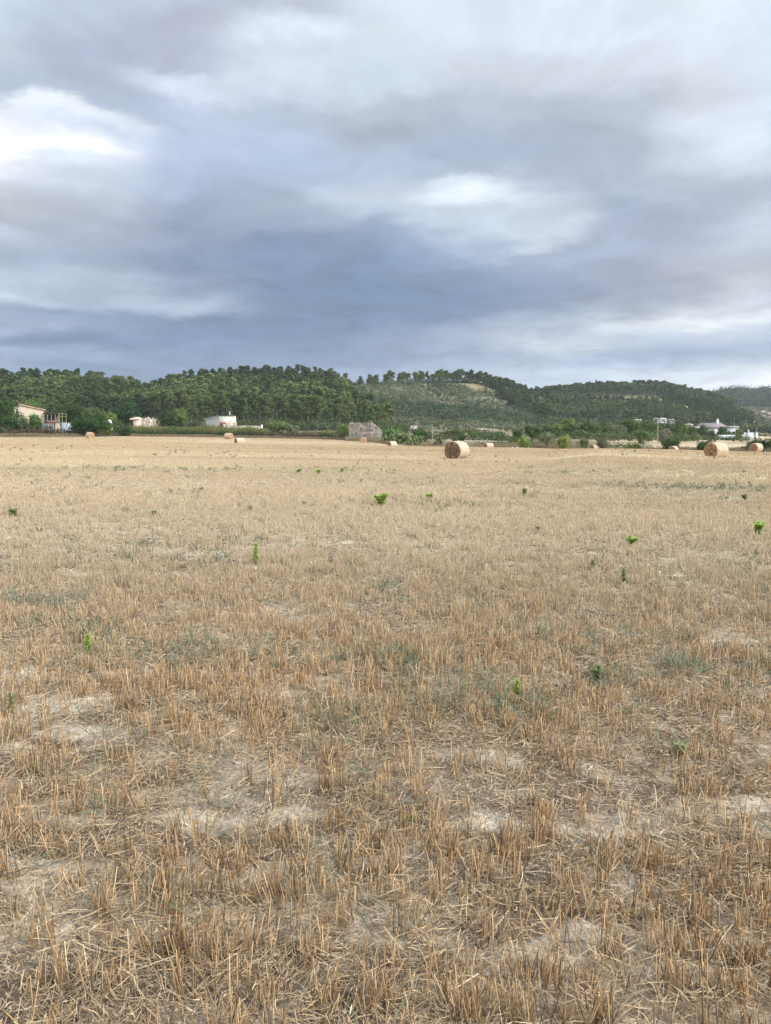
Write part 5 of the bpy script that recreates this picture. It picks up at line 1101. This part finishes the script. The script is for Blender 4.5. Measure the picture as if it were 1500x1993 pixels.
house('distant_house', 1457, 640, 26, 818, 815, 'grey roofed house behind the palm at far right', (.42, .40, .36), (.33, .3, .27), wins=2, depth=7, hip=.3)
house('distant_house', 1466, 1180, 34, 797, 795.5, 'long pale farm far away on the valley slope at right', (.5, .46, .42), (.42, .38, .34), wins=2, depth=9, hip=.2)
e, z0 = place('low_white_wall', 1428, 262, 'long low white wall in front of the farmhouse', 'wall'); s = 262 / F; h = zrow(843, 262) - z0
bx('wall_body', e, (.62, .64, .66), -32 * s, 24 * s, 0, .25, -.5, h * .75); bx('raised_section', e, WW, 22 * s, 38 * s, -.1, .2, -.5, zrow(843.4, 262) - z0 + .25); bx('step_section', e, WW, 19.5 * s, 22 * s - .003, -.1, .2, -.5, zrow(841.6, 262) - z0)
for p, lb in ((1456.5, 'thin grey gate pillar at the right of the low white wall'), (1472.5, 'stout white gate pillar at the far right end of the low white wall')):
    e, z0 = place('gate_pillar', p, 260, lb, 'gate pillar'); s = 260 / F; wd2 = 1.0 if p < 1460 else 2.4; h = zrow(836 if p < 1460 else 841, 260) - z0
    bx('shaft', e, WW, -wd2 * s, wd2 * s, 0, .5, -.5, h * .93); bx('cap', e, WW, -wd2 * s - .08, wd2 * s + .08, -.08, .58, h * .93 + .003, h)

# white wrapped bale beyond
e, z0 = place('wrapped_bale', 1219, 252, 'small white wrapped bale on the plot beyond, left of the almond tree', 'wrapped bale'); zt = max(zrow(850, 252) - z0, .9); A = Acc(); pts = []
D_ = zt; A2 = []
for i_ in range(9):
    yy = -.5 + i_ / 8; k_ = .9 if i_ in (0, 8) else 1
    for k in range(20): t = k / 20 * 6.283; A2.append((math.cos(t) * .42 * k_, yy, max(zt - .42, .38) + math.sin(t) * .42 * k_))
A.add(A2, [(i_ * 20 + k, i_ * 20 + (k + 1) % 20, i_ * 20 + 20 + (k + 1) % 20, i_ * 20 + 20 + k) for i_ in range(8) for k in range(20)] + [(i0 + a, i0 + b, i0 + c, i0 + d) for i0 in (0, 160) for a, b, c, d in [(k, k + 1, 18 - k, 19 - k) for k in range(9)]], (.78, .76, .7)); A.build('film', M_WALL, e)
A = Acc(); A.box(-.45, .45, -.5, .5, 0, max(zt - .84, .05), (.3, .25, .18)); A.build('pallet', M_WALL, e)
# white bag on dark stump
e, z0 = place('post_with_bag', 1392, 138, 'dark stump topped by a white rounded bag behind the large right bale', 'post'); zt = zrow(834.5, 138) - z0
A = Acc(); A.tube([(0, 0, 0), (.04, 0, zt * .5), (0, 0, zt * .78)], [.2, .16, .12], 8, (.12, .095, .07)); A.build('stump', M_BARK, e)
A = Acc(); A2 = []
for i_ in range(7):
    f = i_ / 6 * math.pi
    for k in range(12): t = k / 12 * 6.283; r_ = .24 * math.sin(f * .97 + .04); A2.append((math.cos(t) * r_ * .9, math.sin(t) * r_, zt * .76 + (zt * .24) * (.5 - .5 * math.cos(f)) ))
A.add(A2, [(i_ * 12 + k, i_ * 12 + (k + 1) % 12, i_ * 12 + 12 + (k + 1) % 12, i_ * 12 + 12 + k) for i_ in range(6) for k in range(12)], (.8, .79, .76)); A.build('bag', M_WALL, e)
# poles
def pole(px, Y, top, lb, lean=0, r=.06, cross=False, col=(.42, .37, .31)):
    e, z0 = place('utility_pole' if cross else 'pole', px, Y, lb, 'pole'); h = zrow(top, Y) - z0; A = Acc(); A.tube([(0, 0, 0), (lean * h * .5, 0, h * .5), (lean * h, 0, h)], [r, r * .85, r * .7], 7, col); A.build('shaft', M_BARK, e)
    if cross: A = Acc(); A.box(-1, 1, -.06, .06, h * .9, h * .9 + .14, col); A.build('crossarm', M_BARK, e)
pole(841.5, 150, 829, 'thin pale pole standing right of the prickly pears')
pole(866, 134, 850, 'leaning thin pale stake left of the big central bale', lean=-.35, r=.04)
pole(1428, 300, 812, 'tall thin pole above the farmhouse roof', r=.05)
pole(1451, 420, 816, 'distant pole right of the farmhouse', r=.09)
pole(1280, 176, 818, 'bare pale trunk-like pole left of the grey leafless bush', r=.08)
# pale stones at field edge
e, z0 = place('stone_pile', 1003, 123, 'small pile of pale stones at the field edge right of the far bale', 'stones'); g = np.random.default_rng(8); A = Acc()
for k in range(7):
    c = g.normal(size=3) * (.28, .15, 0); r = g.uniform(.1, .2); V = unit(np.array([(a, b, c_) for a in (-1, 1) for b in (-1, 1) for c_ in (-1, 1)]) + g.normal(size=(8, 3)) * .25) * r * (1, 1, 1.3) + c + (0, 0, r * .8)
    A.add(V, [(0, 1, 3, 2), (4, 6, 7, 5), (0, 4, 5, 1), (2, 3, 7, 6), (0, 2, 6, 4), (1, 5, 7, 3)], (.66, .58, .48))
A.build('stone', M_WALL, e)

# ---------------------------------------------------------------- haze
hm, t = mat_new('haze'); ho = t.nodes.new('ShaderNodeOutputMaterial'); pv = t.nodes.new('ShaderNodeVolumePrincipled')
pv.inputs['Color'].default_value = (.80, .87, 1.0, 1); pv.inputs['Density'].default_value = 0.0001; pv.inputs['Anisotropy'].default_value = 0.1
t.links.new(pv.outputs[0], ho.inputs['Volume'])
zmin, zmax = float(GZ.min()) - 1.5, float(GZ.max()) + 25
A = Acc(); A.box(-4300, 4300, -4300, 4300, zmin, zmax, (1, 1, 1)); hz_ = A.build('haze', hm); tag(hz_, kind='stuff')
